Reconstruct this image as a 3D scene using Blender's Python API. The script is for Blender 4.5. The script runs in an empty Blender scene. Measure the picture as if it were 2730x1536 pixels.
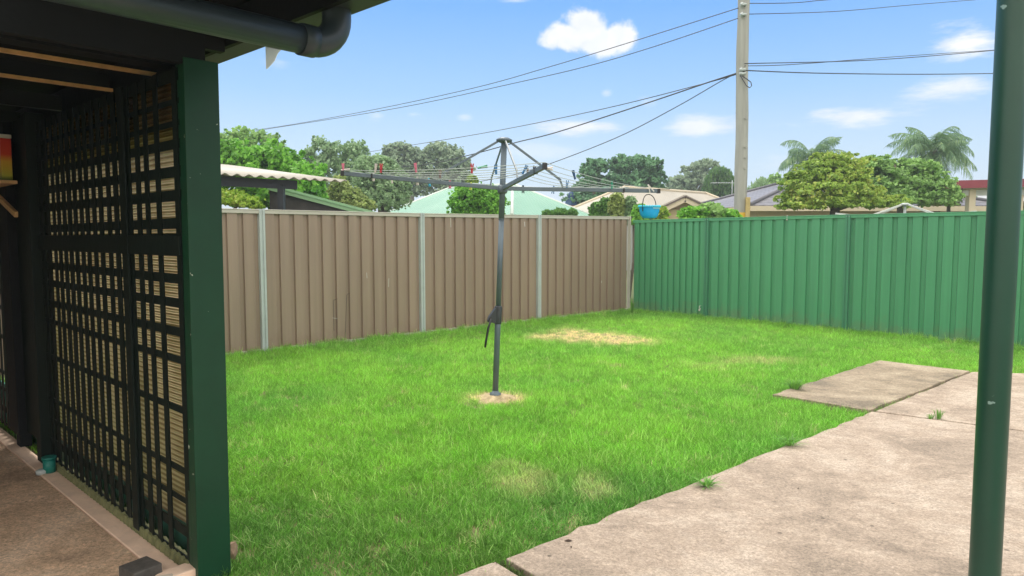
import bpy, math, random
import numpy as np
from mathutils import Vector, Matrix, noise as mnoise
random.seed(7); RNG = np.random.default_rng(7)
sc = bpy.context.scene
COL = sc.collection
PI = math.pi

# ------------------------------------------------------------------ camera
FPX, PITCH, EYE = 1877.0, math.radians(4.24), 1.45      # focal length in photo pixels (2730 wide)
cam_d = bpy.data.cameras.new('camera'); cam = bpy.data.objects.new('camera', cam_d); COL.objects.link(cam)
cam_d.sensor_width = 36; cam_d.lens = FPX/2730*36; cam_d.clip_start = 0.05; cam_d.clip_end = 2000
cam.location = (0, 0, EYE); cam.rotation_euler = (math.radians(90)-PITCH, 0, 0)
sc.camera = cam
sc.render.resolution_x = 1024; sc.render.resolution_y = 576

# ------------------------------------------------------------------ colour management
sc.view_settings.view_transform = 'Standard'; sc.view_settings.look = 'None'
sc.view_settings.exposure = 0.12; sc.view_settings.gamma = 1

# ------------------------------------------------------------------ world
SUN_AZ, SUN_EL = math.radians(-18), math.radians(58)
world = bpy.data.worlds.new('World'); sc.world = world; world.use_nodes = True
wt = world.node_tree; wt.nodes.clear()
def N(nt, t, **kw):
    n = nt.nodes.new(t)
    for k, v in kw.items():
        if k == 'inp':
            for a, b in v.items(): n.inputs[a].default_value = b
        else: setattr(n, k, v)
    return n
def ramp(n, stops):
    e = n.color_ramp.elements
    while len(e) > 1: e.remove(e[-1])
    e[0].position = stops[0][0]; e[0].color = (*stops[0][1], 1)
    for p, c in stops[1:]:
        x = e.new(p); x.color = (*c, 1)
sky = N(wt, 'ShaderNodeTexSky'); sky.sky_type = 'NISHITA'; sky.sun_disc = False
sky.sun_elevation = SUN_EL; sky.sun_rotation = SUN_AZ; sky.air_density = 1; sky.dust_density = 1; sky.ozone_density = 1
skm = N(wt, 'ShaderNodeVectorMath', operation='SCALE'); skm.inputs['Scale'].default_value = 0.10
wt.links.new(sky.outputs[0], skm.inputs[0])
tc = N(wt, 'ShaderNodeTexCoord')
sep = N(wt, 'ShaderNodeSeparateXYZ'); wt.links.new(tc.outputs['Generated'], sep.inputs[0])
rp = N(wt, 'ShaderNodeValToRGB'); wt.links.new(sep.outputs['Z'], rp.inputs[0])
ramp(rp, [(0.0, (.74, .83, .95)), (.05, (.70, .83, .98)), (.11, (.57, .78, 1.0)), (.19, (.32, .62, 1.05)), (.30, (.13, .44, 1.06)), (.55, (.08, .29, .80)), (1.0, (.07, .24, .70))])
mx = N(wt, 'ShaderNodeMix', data_type='RGBA'); mx.inputs[0].default_value = 0.82
wt.links.new(skm.outputs[0], mx.inputs[6]); wt.links.new(rp.outputs[0], mx.inputs[7])
def ray(u, v):
    x = (u-1365)/FPX; z = -(v-768)/FPX
    return Vector((x, math.cos(PITCH)+z*math.sin(PITCH), -math.sin(PITCH)+z*math.cos(PITCH)))
K = 2730/2576
# clouds: fixed directions in the sky, noise-eroded ellipsoids
CLOUDS = [(1430,95,78,42,.95,1.0,0),(1475,62,62,48,.95,1.0,0),(1560,92,42,44,.95,1.0,0),(1510,106,90,34,.9,1.0,0),(1395,98,46,34,.85,1.,0),
          (1445,318,120,28,.85,1.5,0),(1755,316,100,26,.8,1.5,0),(2155,298,165,30,.9,1.6,0),(2450,102,100,44,1.,1.4,0),
          (2400,216,120,26,.75,1.6,0),(950,290,30,16,.5,1.4,0),(1037,288,34,16,.45,1.4,0),(1170,296,24,12,.4,1.4,0),
          (1525,234,16,12,.4,1.4,0),(1625,258,40,16,.5,1.4,0),(1300,0,60,10,.6,1.4,0),(700,155,50,18,.25,1.6,0),(2300,395,110,30,.25,1.8,0),(2010,405,160,40,.25,1.8,0),(1340,380,160,36,.3,1.8,0)]
nz = N(wt, 'ShaderNodeTexNoise'); nz.inputs['Scale'].default_value = 22; nz.inputs['Detail'].default_value = 9; nz.inputs['Roughness'].default_value = .58
wt.links.new(tc.outputs['Generated'], nz.inputs['Vector'])
nz2 = N(wt, 'ShaderNodeTexNoise'); nz2.inputs['Scale'].default_value = 9; nz2.inputs['Detail'].default_value = 7; nz2.inputs['Roughness'].default_value = .6
wmp = N(wt, 'ShaderNodeMapping'); wmp.inputs['Scale'].default_value = (1, 1, 4); wt.links.new(tc.outputs['Generated'], wmp.inputs[0]); wt.links.new(wmp.outputs[0], nz2.inputs['Vector'])
mask = None
for (u, v, ru, rv, dens, soft, rot) in CLOUDS:
    d = ray(u*K, v*K).normalized()
    mp = N(wt, 'ShaderNodeMapping'); mp.vector_type = 'TEXTURE'
    mp.inputs['Location'].default_value = d
    mp.inputs['Rotation'].default_value = (0, 0, -math.atan2(d.x, d.y))
    mp.inputs['Scale'].default_value = (ru*K/FPX, .5, rv*K/FPX)
    wt.links.new(tc.outputs['Generated'], mp.inputs[0])
    ln = N(wt, 'ShaderNodeVectorMath', operation='LENGTH'); wt.links.new(mp.outputs[0], ln.inputs[0])
    nsrc = nz if soft <= 1.2 else nz2
    a = N(wt, 'ShaderNodeMath', operation='MULTIPLY_ADD'); a.inputs[1].default_value = 1.9 if soft <= 1.2 else 3.2; wt.links.new(nsrc.outputs[0], a.inputs[0])
    b = N(wt, 'ShaderNodeMath', operation='SUBTRACT'); b.inputs[0].default_value = .08 if soft <= 1.2 else -.7; wt.links.new(ln.outputs['Value'], b.inputs[1]); wt.links.new(b.outputs[0], a.inputs[2])
    mr = N(wt, 'ShaderNodeMapRange', interpolation_type='SMOOTHSTEP'); mr.inputs[1].default_value = 0; mr.inputs[2].default_value = .5 if soft <= 1.2 else 1.05; mr.inputs[3].default_value = 0; mr.inputs[4].default_value = dens
    wt.links.new(a.outputs[0], mr.inputs[0])
    if mask is None: mask = mr.outputs[0]
    else:
        m = N(wt, 'ShaderNodeMath', operation='MAXIMUM'); wt.links.new(mask, m.inputs[0]); wt.links.new(mr.outputs[0], m.inputs[1]); mask = m.outputs[0]
crp = N(wt, 'ShaderNodeValToRGB'); wt.links.new(nz.outputs[0], crp.inputs[0]); ramp(crp, [(.35, (.86, .89, .97)), (.6, (1.0, 1.0, 1.0))])
mx2 = N(wt, 'ShaderNodeMix', data_type='RGBA'); wt.links.new(mask, mx2.inputs[0]); wt.links.new(mx.outputs[2], mx2.inputs[6]); wt.links.new(crp.outputs[0], mx2.inputs[7])
# unseen bright cloud overhead and behind the camera, added to lift the light
def wm(op, a, b=None, c=None, clamp=False):
    n = N(wt, 'ShaderNodeMath', operation=op); n.use_clamp = clamp
    for i, x in enumerate((a, b, c)):
        if x is None: continue
        if isinstance(x, (int, float)): n.inputs[i].default_value = x
        else: wt.links.new(x, n.inputs[i])
    return n.outputs[0]
zz = wm('ADD', wm('MULTIPLY', sep.outputs['Z'], 1.0), wm('MULTIPLY', sep.outputs['Y'], -.45))
zz = wm('ADD', zz, wm('MULTIPLY', wm('SUBTRACT', nz2.outputs[0], .5), .35))
cm = N(wt, 'ShaderNodeMapRange', interpolation_type='SMOOTHSTEP'); cm.inputs[1].default_value = .08; cm.inputs[2].default_value = .55; wt.links.new(zz, cm.inputs[0])
mx3 = N(wt, 'ShaderNodeMix', data_type='RGBA'); wt.links.new(cm.outputs[0], mx3.inputs[0]); wt.links.new(mx2.outputs[2], mx3.inputs[6]); mx3.inputs[7].default_value = (1.85, 1.78, 1.66, 1)
bg = N(wt, 'ShaderNodeBackground'); wt.links.new(mx3.outputs[2], bg.inputs[0]); bg.inputs[1].default_value = 1.0
wo = N(wt, 'ShaderNodeOutputWorld'); wt.links.new(bg.outputs[0], wo.inputs[0])

# ------------------------------------------------------------------ sun
sd = bpy.data.lights.new('sun', 'SUN'); sd.energy = 2.2; sd.angle = math.radians(10); sd.color = (1, .95, .87)
sun = bpy.data.objects.new('sun', sd); COL.objects.link(sun)
sdir = Vector((math.sin(SUN_AZ)*math.cos(SUN_EL), math.cos(SUN_AZ)*math.cos(SUN_EL), math.sin(SUN_EL)))
sun.rotation_euler = sdir.to_track_quat('Z', 'Y').to_euler(); sun.location = (-4, 10, 20)

# ------------------------------------------------------------------ geometry helpers
def gnd(u, v, z=0.0):                       # ground point seen at a photo pixel
    d = ray(u, v); return Vector((0, 0, EYE))+d*((z-EYE)/d.z)
def atY(u, v, Y):
    d = ray(u, v); return Vector((0, 0, EYE))+d*(Y/d.y)
def hitp(u, v, A, B):                       # on the vertical plane through A and B
    d = ray(u, v); n = (-(B[1]-A[1]), B[0]-A[0])
    return Vector((0, 0, EYE))+d*((n[0]*A[0]+n[1]*A[1])/(n[0]*d.x+n[1]*d.y))
def proj(p):
    d = Vector(p)-Vector((0, 0, EYE)); y = d.y*math.cos(PITCH)-d.z*math.sin(PITCH); z = d.y*math.sin(PITCH)+d.z*math.cos(PITCH)
    return 1365+d.x/y*FPX, 768-z/y*FPX

def tag(o, label=None, cat=None, group=None, kind=None):
    if label: o['label'] = label
    if cat: o['category'] = cat
    if group: o['group'] = group
    if kind: o['kind'] = kind
    return o
def empty(name, loc, label, cat, group=None, rz=0):
    o = bpy.data.objects.new(name, None); COL.objects.link(o); o.location = loc; o.rotation_euler = (0, 0, rz)
    o.empty_display_size = .2
    return tag(o, label, cat, group)
class MB:
    def __init__(s): s.v = []; s.f = []; s.sm = []
    def quad(s, pts, smooth=False):
        n = len(s.v); s.v += [tuple(p) for p in pts]; s.f.append(tuple(range(n, n+len(pts)))); s.sm.append(smooth); return s
    def box(s, c, size, M=None):            # centre, full size, optional matrix
        hx, hy, hz = size[0]/2, size[1]/2, size[2]/2
        P = [Vector((c[0]+a*hx, c[1]+b*hy, c[2]+d*hz)) for d in (-1, 1) for a, b in ((-1,-1),(1,-1),(1,1),(-1,1))]
        if M is not None: P = [M @ p for p in P]
        n = len(s.v); s.v += [tuple(p) for p in P]
        for q in ((0,3,2,1),(4,5,6,7),(0,1,5,4),(1,2,6,5),(2,3,7,6),(3,0,4,7)): s.f.append(tuple(n+i for i in q)); s.sm.append(False)
        return s
    def bar(s, a, b, w, h, up=(0, 0, 1)):   # rectangular bar from a to b
        a, b = Vector(a), Vector(b); d = (b-a); L = d.length; d.normalize()
        up = Vector(up); x = d.cross(up)
        if x.length < 1e-4: x = d.cross(Vector((1, 0, 0)))
        x.normalize(); z = x.cross(d)
        n = len(s.v)
        for p in (a, b):
            for i, j in ((-1,-1),(1,-1),(1,1),(-1,1)): s.v.append(tuple(p+x*(i*w/2)+z*(j*h/2)))
        for q in ((0,3,2,1),(4,5,6,7),(0,1,5,4),(1,2,6,5),(2,3,7,6),(3,0,4,7)): s.f.append(tuple(n+i for i in q)); s.sm.append(False)
        return s
    def tube(s, pts, r, seg=8, cap=True):
        pts = [Vector(p) for p in pts]; rs = r if isinstance(r, (list, tuple)) else [r]*len(pts)
        n0 = len(s.v); ref = None
        for i, p in enumerate(pts):
            t = (pts[min(i+1, len(pts)-1)]-pts[max(i-1, 0)]).normalized()
            if ref is None:
                ref = t.cross(Vector((0, 0, 1)))
                if ref.length < 1e-3: ref = t.cross(Vector((1, 0, 0)))
            ref = (ref-t*ref.dot(t)).normalized(); o = t.cross(ref)
            for k in range(seg):
                a = 2*PI*k/seg; s.v.append(tuple(p+(ref*math.cos(a)+o*math.sin(a))*rs[i]))
        for i in range(len(pts)-1):
            for k in range(seg):
                a = n0+i*seg+k; b = n0+i*seg+(k+1) % seg
                s.f.append((a, b, b+seg, a+seg)); s.sm.append(True)
        if cap:
            s.f.append(tuple(n0+k for k in reversed(range(seg)))); s.sm.append(False)
            m = n0+(len(pts)-1)*seg; s.f.append(tuple(m+k for k in range(seg))); s.sm.append(False)
        return s
    def prism(s, poly, z0, z1):
        n = len(s.v); m = len(poly)
        for z in (z0, z1): s.v += [(p[0], p[1], z) for p in poly]
        s.f.append(tuple(n+i for i in reversed(range(m)))); s.f.append(tuple(n+m+i for i in range(m))); s.sm += [False]*2
        for i in range(m): s.f.append((n+i, n+(i+1) % m, n+m+(i+1) % m, n+m+i)); s.sm.append(False)
        return s
    def build(s, name, mat, parent=None, bevel=0):
        me = bpy.data.meshes.new(name); off = parent.location if parent is not None else None
        vs = s.v
        if parent is not None:
            W = world_of(parent).inverted(); vs = [tuple(W @ Vector(p)) for p in s.v]
        me.from_pydata(vs, [], s.f); me.polygons.foreach_set('use_smooth', s.sm); me.update()
        o = bpy.data.objects.new(name, me); COL.objects.link(o)
        if parent is not None: o.parent = parent
        me.materials.append(mat)
        if bevel:
            b = o.modifiers.new('bevel', 'BEVEL'); b.width = bevel; b.segments = 2; b.limit_method = 'ANGLE'
        return o
def world_of(o):
    m = Matrix.LocRotScale(o.location, o.rotation_euler, o.scale)
    return world_of(o.parent) @ m if o.parent else m
def fast_mesh(name, V, F, mat, parent=None):     # V (n,3), F (m,4)
    me = bpy.data.meshes.new(name); V = np.asarray(V, dtype=np.float32)
    if parent is not None:
        W = np.array(world_of(parent).inverted()); V = V @ W[:3, :3].T+W[:3, 3]
    me.vertices.add(len(V)); me.vertices.foreach_set('co', V.astype(np.float32).ravel())
    F = np.asarray(F, dtype=np.int32); k = F.shape[1]
    me.loops.add(F.size); me.loops.foreach_set('vertex_index', F.ravel())
    me.polygons.add(len(F)); me.polygons.foreach_set('loop_start', np.arange(0, F.size, k, dtype=np.int32)); me.polygons.foreach_set('loop_total', np.full(len(F), k, dtype=np.int32))
    me.update(calc_edges=True); me.validate()
    o = bpy.data.objects.new(name, me); COL.objects.link(o)
    if parent is not None: o.parent = parent
    me.materials.append(mat); return o

# ------------------------------------------------------------------ materials
def mat(name, col, rough=.6, metal=0, var=.0, vscale=3.0, bump=0, bscale=40, spec=.5, col2=None, coords='Object', stretch=(1, 1, 1), chips=None):
    m = bpy.data.materials.new(name); m.use_nodes = True; nt = m.node_tree; b = nt.nodes['Principled BSDF']
    b.inputs['Roughness'].default_value = rough; b.inputs['Metallic'].default_value = metal
    b.inputs['Specular IOR Level'].default_value = spec; b.inputs['Base Color'].default_value = (*col, 1)
    t = N(nt, 'ShaderNodeTexCoord'); mp = N(nt, 'ShaderNodeMapping'); mp.inputs['Scale'].default_value = stretch
    nt.links.new(t.outputs[coords], mp.inputs[0])
    out = None
    if var or col2:
        n1 = N(nt, 'ShaderNodeTexNoise'); n1.inputs['Scale'].default_value = vscale; n1.inputs['Detail'].default_value = 8; n1.inputs['Roughness'].default_value = .65
        nt.links.new(mp.outputs[0], n1.inputs['Vector'])
        r = N(nt, 'ShaderNodeValToRGB'); nt.links.new(n1.outputs[0], r.inputs[0])
        c2 = col2 or tuple(min(1, c*(1+var)) for c in col)
        c1 = col if col2 else tuple(c*(1-var) for c in col)
        ramp(r, [(.32, c1), (.68, c2)]); out = r.outputs[0]
    if chips:
        ch, thr, scl = chips
        n3 = N(nt, 'ShaderNodeTexNoise'); n3.inputs['Scale'].default_value = scl; n3.inputs['Detail'].default_value = 5; nt.links.new(mp.outputs[0], n3.inputs['Vector'])
        r3 = N(nt, 'ShaderNodeMapRange'); r3.inputs[1].default_value = thr; r3.inputs[2].default_value = thr+.01; nt.links.new(n3.outputs[0], r3.inputs[0])
        x = N(nt, 'ShaderNodeMix', data_type='RGBA'); nt.links.new(r3.outputs[0], x.inputs[0]); x.inputs[7].default_value = (*ch, 1)
        if out: nt.links.new(out, x.inputs[6])
        else: x.inputs[6].default_value = (*col, 1)
        out = x.outputs[2]
    if out: nt.links.new(out, b.inputs['Base Color'])
    if bump:
        n2 = N(nt, 'ShaderNodeTexNoise'); n2.inputs['Scale'].default_value = bscale; n2.inputs['Detail'].default_value = 6; nt.links.new(mp.outputs[0], n2.inputs['Vector'])
        bp = N(nt, 'ShaderNodeBump'); bp.inputs['Strength'].default_value = bump; bp.inputs['Distance'].default_value = .01; nt.links.new(n2.outputs[0], bp.inputs['Height']); nt.links.new(bp.outputs[0], b.inputs['Normal'])
    return m
def leafmat(name, c1, c2, c3=None, trans=.35, scale=.9, rough=.55):
    m = bpy.data.materials.new(name); m.use_nodes = True; nt = m.node_tree; nt.nodes.clear()
    g = N(nt, 'ShaderNodeNewGeometry'); t = N(nt, 'ShaderNodeTexCoord')
    n1 = N(nt, 'ShaderNodeTexNoise'); n1.inputs['Scale'].default_value = scale; n1.inputs['Detail'].default_value = 3; nt.links.new(t.outputs['Object'], n1.inputs['Vector'])
    a = N(nt, 'ShaderNodeMath', operation='MULTIPLY_ADD'); a.inputs[1].default_value = .5; nt.links.new(g.outputs['Random Per Island'], a.inputs[0])
    s2 = N(nt, 'ShaderNodeMath', operation='MULTIPLY_ADD'); s2.inputs[1].default_value = 1.3; s2.inputs[2].default_value = -.4; nt.links.new(n1.outputs[0], s2.inputs[0]); nt.links.new(s2.outputs[0], a.inputs[2])
    r = N(nt, 'ShaderNodeValToRGB'); nt.links.new(a.outputs[0], r.inputs[0]); ramp(r, [(.1, c1), (.6, c2), (.95, c3 or c2)])
    b = N(nt, 'ShaderNodeBsdfPrincipled'); b.inputs['Roughness'].default_value = rough; b.inputs['Specular IOR Level'].default_value = .35; nt.links.new(r.outputs[0], b.inputs['Base Color'])
    tr = N(nt, 'ShaderNodeBsdfTranslucent'); nt.links.new(r.outputs[0], tr.inputs[0])
    mxs = N(nt, 'ShaderNodeMixShader'); mxs.inputs[0].default_value = trans; nt.links.new(b.outputs[0], mxs.inputs[1]); nt.links.new(tr.outputs[0], mxs.inputs[2])
    o = N(nt, 'ShaderNodeOutputMaterial'); nt.links.new(mxs.outputs[0], o.inputs[0]); return m

M = {}
M['soil'] = mat('soil', (.13, .14, .05), .95, col2=(.34, .27, .14), vscale=6, bump=.6, bscale=60)
M['earth'] = mat('earth', (.07, .12, .03), .95, col2=(.13, .13, .05), vscale=.6, bump=.3)
M['brown_metal'] = mat('brown_metal', (.30, .22, .165), .38, var=.07, vscale=1.4, bump=.35, bscale=1.8, stretch=(1, 1, .3))
M['green_metal'] = mat('green_metal', (.075, .30, .145), .38, var=.06, vscale=1.2, bump=.35, bscale=1.8, stretch=(1, 1, .3))
def splash(m, dirt, z0, z1, amt):
    nt = m.node_tree; b = nt.nodes['Principled BSDF']; src = b.inputs['Base Color'].links[0].from_socket
    g = N(nt, 'ShaderNodeNewGeometry'); sx = N(nt, 'ShaderNodeSeparateXYZ'); nt.links.new(g.outputs['Position'], sx.inputs[0])
    n = N(nt, 'ShaderNodeTexNoise'); n.inputs['Scale'].default_value = 3.5; n.inputs['Detail'].default_value = 8; n.inputs['Roughness'].default_value = .75; nt.links.new(g.outputs['Position'], n.inputs['Vector'])
    a = N(nt, 'ShaderNodeMath', operation='MULTIPLY_ADD'); a.inputs[1].default_value = -.9; nt.links.new(n.outputs[0], a.inputs[0]); nt.links.new(sx.outputs[2], a.inputs[2])
    r = N(nt, 'ShaderNodeMapRange', interpolation_type='SMOOTHSTEP'); r.inputs[1].default_value = z0-.45; r.inputs[2].default_value = z1-.45; r.inputs[3].default_value = amt; r.inputs[4].default_value = 0; nt.links.new(a.outputs[0], r.inputs[0])
    x = N(nt, 'ShaderNodeMix', data_type='RGBA'); nt.links.new(r.outputs[0], x.inputs[0]); nt.links.new(src, x.inputs[6]); x.inputs[7].default_value = (*dirt, 1)
    oi = N(nt, 'ShaderNodeObjectInfo'); mr = N(nt, 'ShaderNodeMapRange'); mr.inputs[3].default_value = .93; mr.inputs[4].default_value = 1.07; nt.links.new(oi.outputs['Random'], mr.inputs[0])
    # faint vertical run marks
    mp = N(nt, 'ShaderNodeMapping'); mp.inputs['Scale'].default_value = (14, 14, .35); nt.links.new(g.outputs['Position'], mp.inputs[0]); n2 = N(nt, 'ShaderNodeTexNoise'); n2.inputs['Scale'].default_value = 1; n2.inputs['Detail'].default_value = 5; nt.links.new(mp.outputs[0], n2.inputs['Vector'])
    m2 = N(nt, 'ShaderNodeMapRange'); m2.inputs[1].default_value = .35; m2.inputs[2].default_value = .65; m2.inputs[3].default_value = .93; m2.inputs[4].default_value = 1.06; nt.links.new(n2.outputs[0], m2.inputs[0])
    mm = N(nt, 'ShaderNodeMath', operation='MULTIPLY'); nt.links.new(mr.outputs[0], mm.inputs[0]); nt.links.new(m2.outputs[0], mm.inputs[1])
    y = N(nt, 'ShaderNodeVectorMath', operation='SCALE'); nt.links.new(x.outputs[2], y.inputs[0]); nt.links.new(mm.outputs[0], y.inputs['Scale']); nt.links.new(y.outputs[0], b.inputs['Base Color'])
splash(M['brown_metal'], (.24, .17, .11), -.04, .2, .4); splash(M['green_metal'], (.17, .22, .10), -.04, .2, .45)
M['green_post'] = mat('green_post', (.055, .22, .12), .4, var=.06)
M['grey_steel'] = mat('grey_steel', (.45, .50, .49), .4, var=.08, vscale=5)
M['cream_rail'] = mat('cream_rail', (.50, .47, .41), .45, var=.05)
M['dark_green_paint'] = mat('dark_green_paint', (.004, .045, .019), .45, spec=.35, var=.15, vscale=4, bump=.08, bscale=20, chips=((.42, .46, .36), .705, 21))
M['round_green_paint'] = mat('round_green_paint', (.009, .055, .034), .35, var=.12, vscale=3, bump=.05, bscale=20, chips=((.22, .33, .3), .715, 17))
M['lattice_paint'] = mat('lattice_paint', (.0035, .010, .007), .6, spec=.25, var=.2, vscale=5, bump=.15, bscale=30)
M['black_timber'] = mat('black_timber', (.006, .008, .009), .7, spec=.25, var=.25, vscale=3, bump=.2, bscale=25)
M['pipe_paint'] = mat('pipe_paint', (.035, .05, .06), .4, var=.12, vscale=3)
M['gutter_paint'] = mat('gutter_paint', (.02, .03, .038), .45, var=.12, vscale=3)
M['tan_timber'] = mat('tan_timber', (.62, .38, .17), .6, var=.25, vscale=8)
M['hoist'] = mat('hoist', (.11, .145, .17), .42, metal=.15, var=.14, vscale=6, bump=.05, bscale=50)
M['hoist_dark'] = mat('hoist_dark', (.03, .035, .04), .5, var=.2)
M['hoist_light'] = mat('hoist_light', (.30, .33, .35), .45, var=.2, vscale=12)
M['line'] = mat('line', (.42, .47, .44), .5)
M['black_plastic'] = mat('black_plastic', (.012, .012, .013), .45)
M['white_plastic'] = mat('white_plastic', (.62, .60, .54), .45, var=.1)
M['pole_wood'] = mat('pole_wood', (.29, .29, .26), .8, col2=(.42, .42, .37), vscale=2.5, bump=.4, bscale=12, stretch=(4, 4, .22))
M['wire'] = mat('wire', (.03, .035, .045), .6)
M['dark_frame'] = mat('dark_frame', (.03, .035, .045), .5, var=.1)
M['brick'] = mat('brick', (.32, .13, .08), .8, var=.25, vscale=14)
M['cream_wall'] = mat('cream_wall', (.62, .50, .30), .7, var=.05)
M['cream_paint'] = mat('cream_paint', (.68, .58, .42), .6, var=.04)
M['white_wall'] = mat('white_wall', (.60, .62, .60), .7, var=.06)
M['maroon'] = mat('maroon', (.24, .030, .045), .4, var=.08)
M['bark'] = mat('bark', (.10, .08, .06), .9, col2=(.2, .17, .13), vscale=5, bump=.8, bscale=20, stretch=(3, 3, .5))
M['gum_bark'] = mat('gum_bark', (.3, .27, .23), .9, col2=(.45, .42, .36), vscale=3, bump=.5)
M['dark_brick'] = mat('dark_brick', (.05, .045, .04), .85, col2=(.11, .10, .09), vscale=20, bump=.5, bscale=60)
M['paver'] = mat('paver', (.50, .42, .33), .85, var=.12, vscale=14, bump=.3, bscale=60)
M['floor_strip'] = mat('floor_strip', (.85, .62, .47), .85, var=.14, vscale=7, bump=.3, bscale=50)
M['cladding'] = mat('cladding', (.45, .40, .33), .7, var=.1)
M['olive'] = mat('olive', (.10, .11, .045), .8, col2=(.2, .2, .09), vscale=30, bump=.6)
M['teal'] = mat('teal', (.01, .20, .16), .5, var=.1)
M['weed'] = leafmat('weed_leaf', (.08, .22, .03), (.16, .38, .05), trans=.3, scale=8)

def concrete(name, base, dark, light, wscale=.9, rust=True, floor=False):
    m = bpy.data.materials.new(name); m.use_nodes = True; nt = m.node_tree; b = nt.nodes['Principled BSDF']; b.inputs['Roughness'].default_value = .85; b.inputs['Specular IOR Level'].default_value = .3
    t = N(nt, 'ShaderNodeTexCoord')
    def nzn(s, d=8, r=.6, st=(1, 1, 1)):
        mp = N(nt, 'ShaderNodeMapping'); mp.inputs['Scale'].default_value = st; mp.inputs['Rotation'].default_value = (0, 0, .75); nt.links.new(t.outputs['Object'], mp.inputs[0])
        n = N(nt, 'ShaderNodeTexNoise'); n.inputs['Scale'].default_value = s; n.inputs['Detail'].default_value = d; n.inputs['Roughness'].default_value = r; n.inputs['Distortion'].default_value = .4; nt.links.new(mp.outputs[0], n.inputs['Vector']); return n.outputs[0]
    r1 = N(nt, 'ShaderNodeValToRGB'); nt.links.new(nzn(wscale, 12, .72), r1.inputs[0]); ramp(r1, [(.38, dark), (.49, base), (.60, light)])
    # blotchy mid-size mottling
    rm = N(nt, 'ShaderNodeMapRange'); rm.inputs[1].default_value = .36; rm.inputs[2].default_value = .64; rm.inputs[3].default_value = .82; rm.inputs[4].default_value = 1.16; nt.links.new(nzn(9, 10, .78, (1, 1.8, 1)), rm.inputs[0])
    xm = N(nt, 'ShaderNodeVectorMath', operation='SCALE'); nt.links.new(r1.outputs[0], xm.inputs[0]); nt.links.new(rm.outputs[0], xm.inputs['Scale'])
    # pale scuffs and scrapes
    r2 = N(nt, 'ShaderNodeMapRange'); r2.inputs[1].default_value = .57; r2.inputs[2].default_value = .68; r2.inputs[4].default_value = .6; nt.links.new(nzn(2.6, 14, .78, (1, 2.8, 1)), r2.inputs[0])
    x = N(nt, 'ShaderNodeMix', data_type='RGBA'); nt.links.new(r2.outputs[0], x.inputs[0]); nt.links.new(xm.outputs[0], x.inputs[6]); x.inputs[7].default_value = (*[min(.9, c*1.3) for c in light], 1)
    # fine grain
    r3 = N(nt, 'ShaderNodeMapRange'); r3.inputs[1].default_value = .3; r3.inputs[2].default_value = .7; r3.inputs[3].default_value = .5; r3.inputs[4].default_value = 1.5; nt.links.new(nzn(60, 4, .9), r3.inputs[0])
    y = N(nt, 'ShaderNodeVectorMath', operation='SCALE'); nt.links.new(x.outputs[2], y.inputs[0]); nt.links.new(r3.outputs[0], y.inputs['Scale'])
    # small dark specks
    v = N(nt, 'ShaderNodeTexVoronoi'); v.inputs['Scale'].default_value = 5; nt.links.new(t.outputs['Object'], v.inputs['Vector'])
    r4 = N(nt, 'ShaderNodeMapRange'); r4.inputs[1].default_value = .04; r4.inputs[2].default_value = .065; r4.inputs[3].default_value = .45; nt.links.new(v.outputs['Distance'], r4.inputs[0])
    z = N(nt, 'ShaderNodeVectorMath', operation='SCALE'); nt.links.new(y.outputs[0], z.inputs[0]); nt.links.new(r4.outputs[0], z.inputs['Scale'])
    nt.links.new(z.outputs[0], b.inputs['Base Color'])
    bp = N(nt, 'ShaderNodeBump'); bp.inputs['Strength'].default_value = .7; bp.inputs['Distance'].default_value = .012; nt.links.new(nzn(38, 9, .8), bp.inputs['Height']); nt.links.new(bp.outputs[0], b.inputs['Normal'])
    return m
M['concrete'] = concrete('concrete', (.385, .305, .235), (.275, .22, .17), (.48, .395, .315), 1.3)
M['concrete_pad'] = concrete('concrete_pad', (.30, .24, .17), (.20, .165, .12), (.40, .33, .24), 1.3)
M['concrete_floor'] = concrete('concrete_floor', (.66, .46, .31), (.42, .29, .20), (.78, .58, .42), 1.1)

# ------------------------------------------------------------------ ground
g = MB(); R_ = 300
g.quad([(-R_, -R_, -.06), (R_, -R_, -.06), (R_, R_, -.06), (-R_, R_, -.06)])
tag(g.build('ground', M['earth']), kind='structure')

# frames of the shed wall
P0 = Vector((-1.468, 3.019, 0)); D = Vector((-.7322, .6811, 0)); NN = Vector((-.6811, -.7322, 0)); UP = Vector((0, 0, 1))
def W(s, n, z): return P0+D*s+NN*n+UP*z
def lbar(mb, s0, s1, n0, n1, z0, z1):       # box in the wall frame
    n = len(mb.v)
    for z in (z0, z1):
        for s, q in ((s0, n0), (s1, n0), (s1, n1), (s0, n1)): mb.v.append(tuple(W(s, q, z)))
    for q in ((0,3,2,1),(4,5,6,7),(0,1,5,4),(1,2,6,5),(2,3,7,6),(3,0,4,7)): mb.f.append(tuple(n+i for i in q)); mb.sm.append(False)

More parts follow.
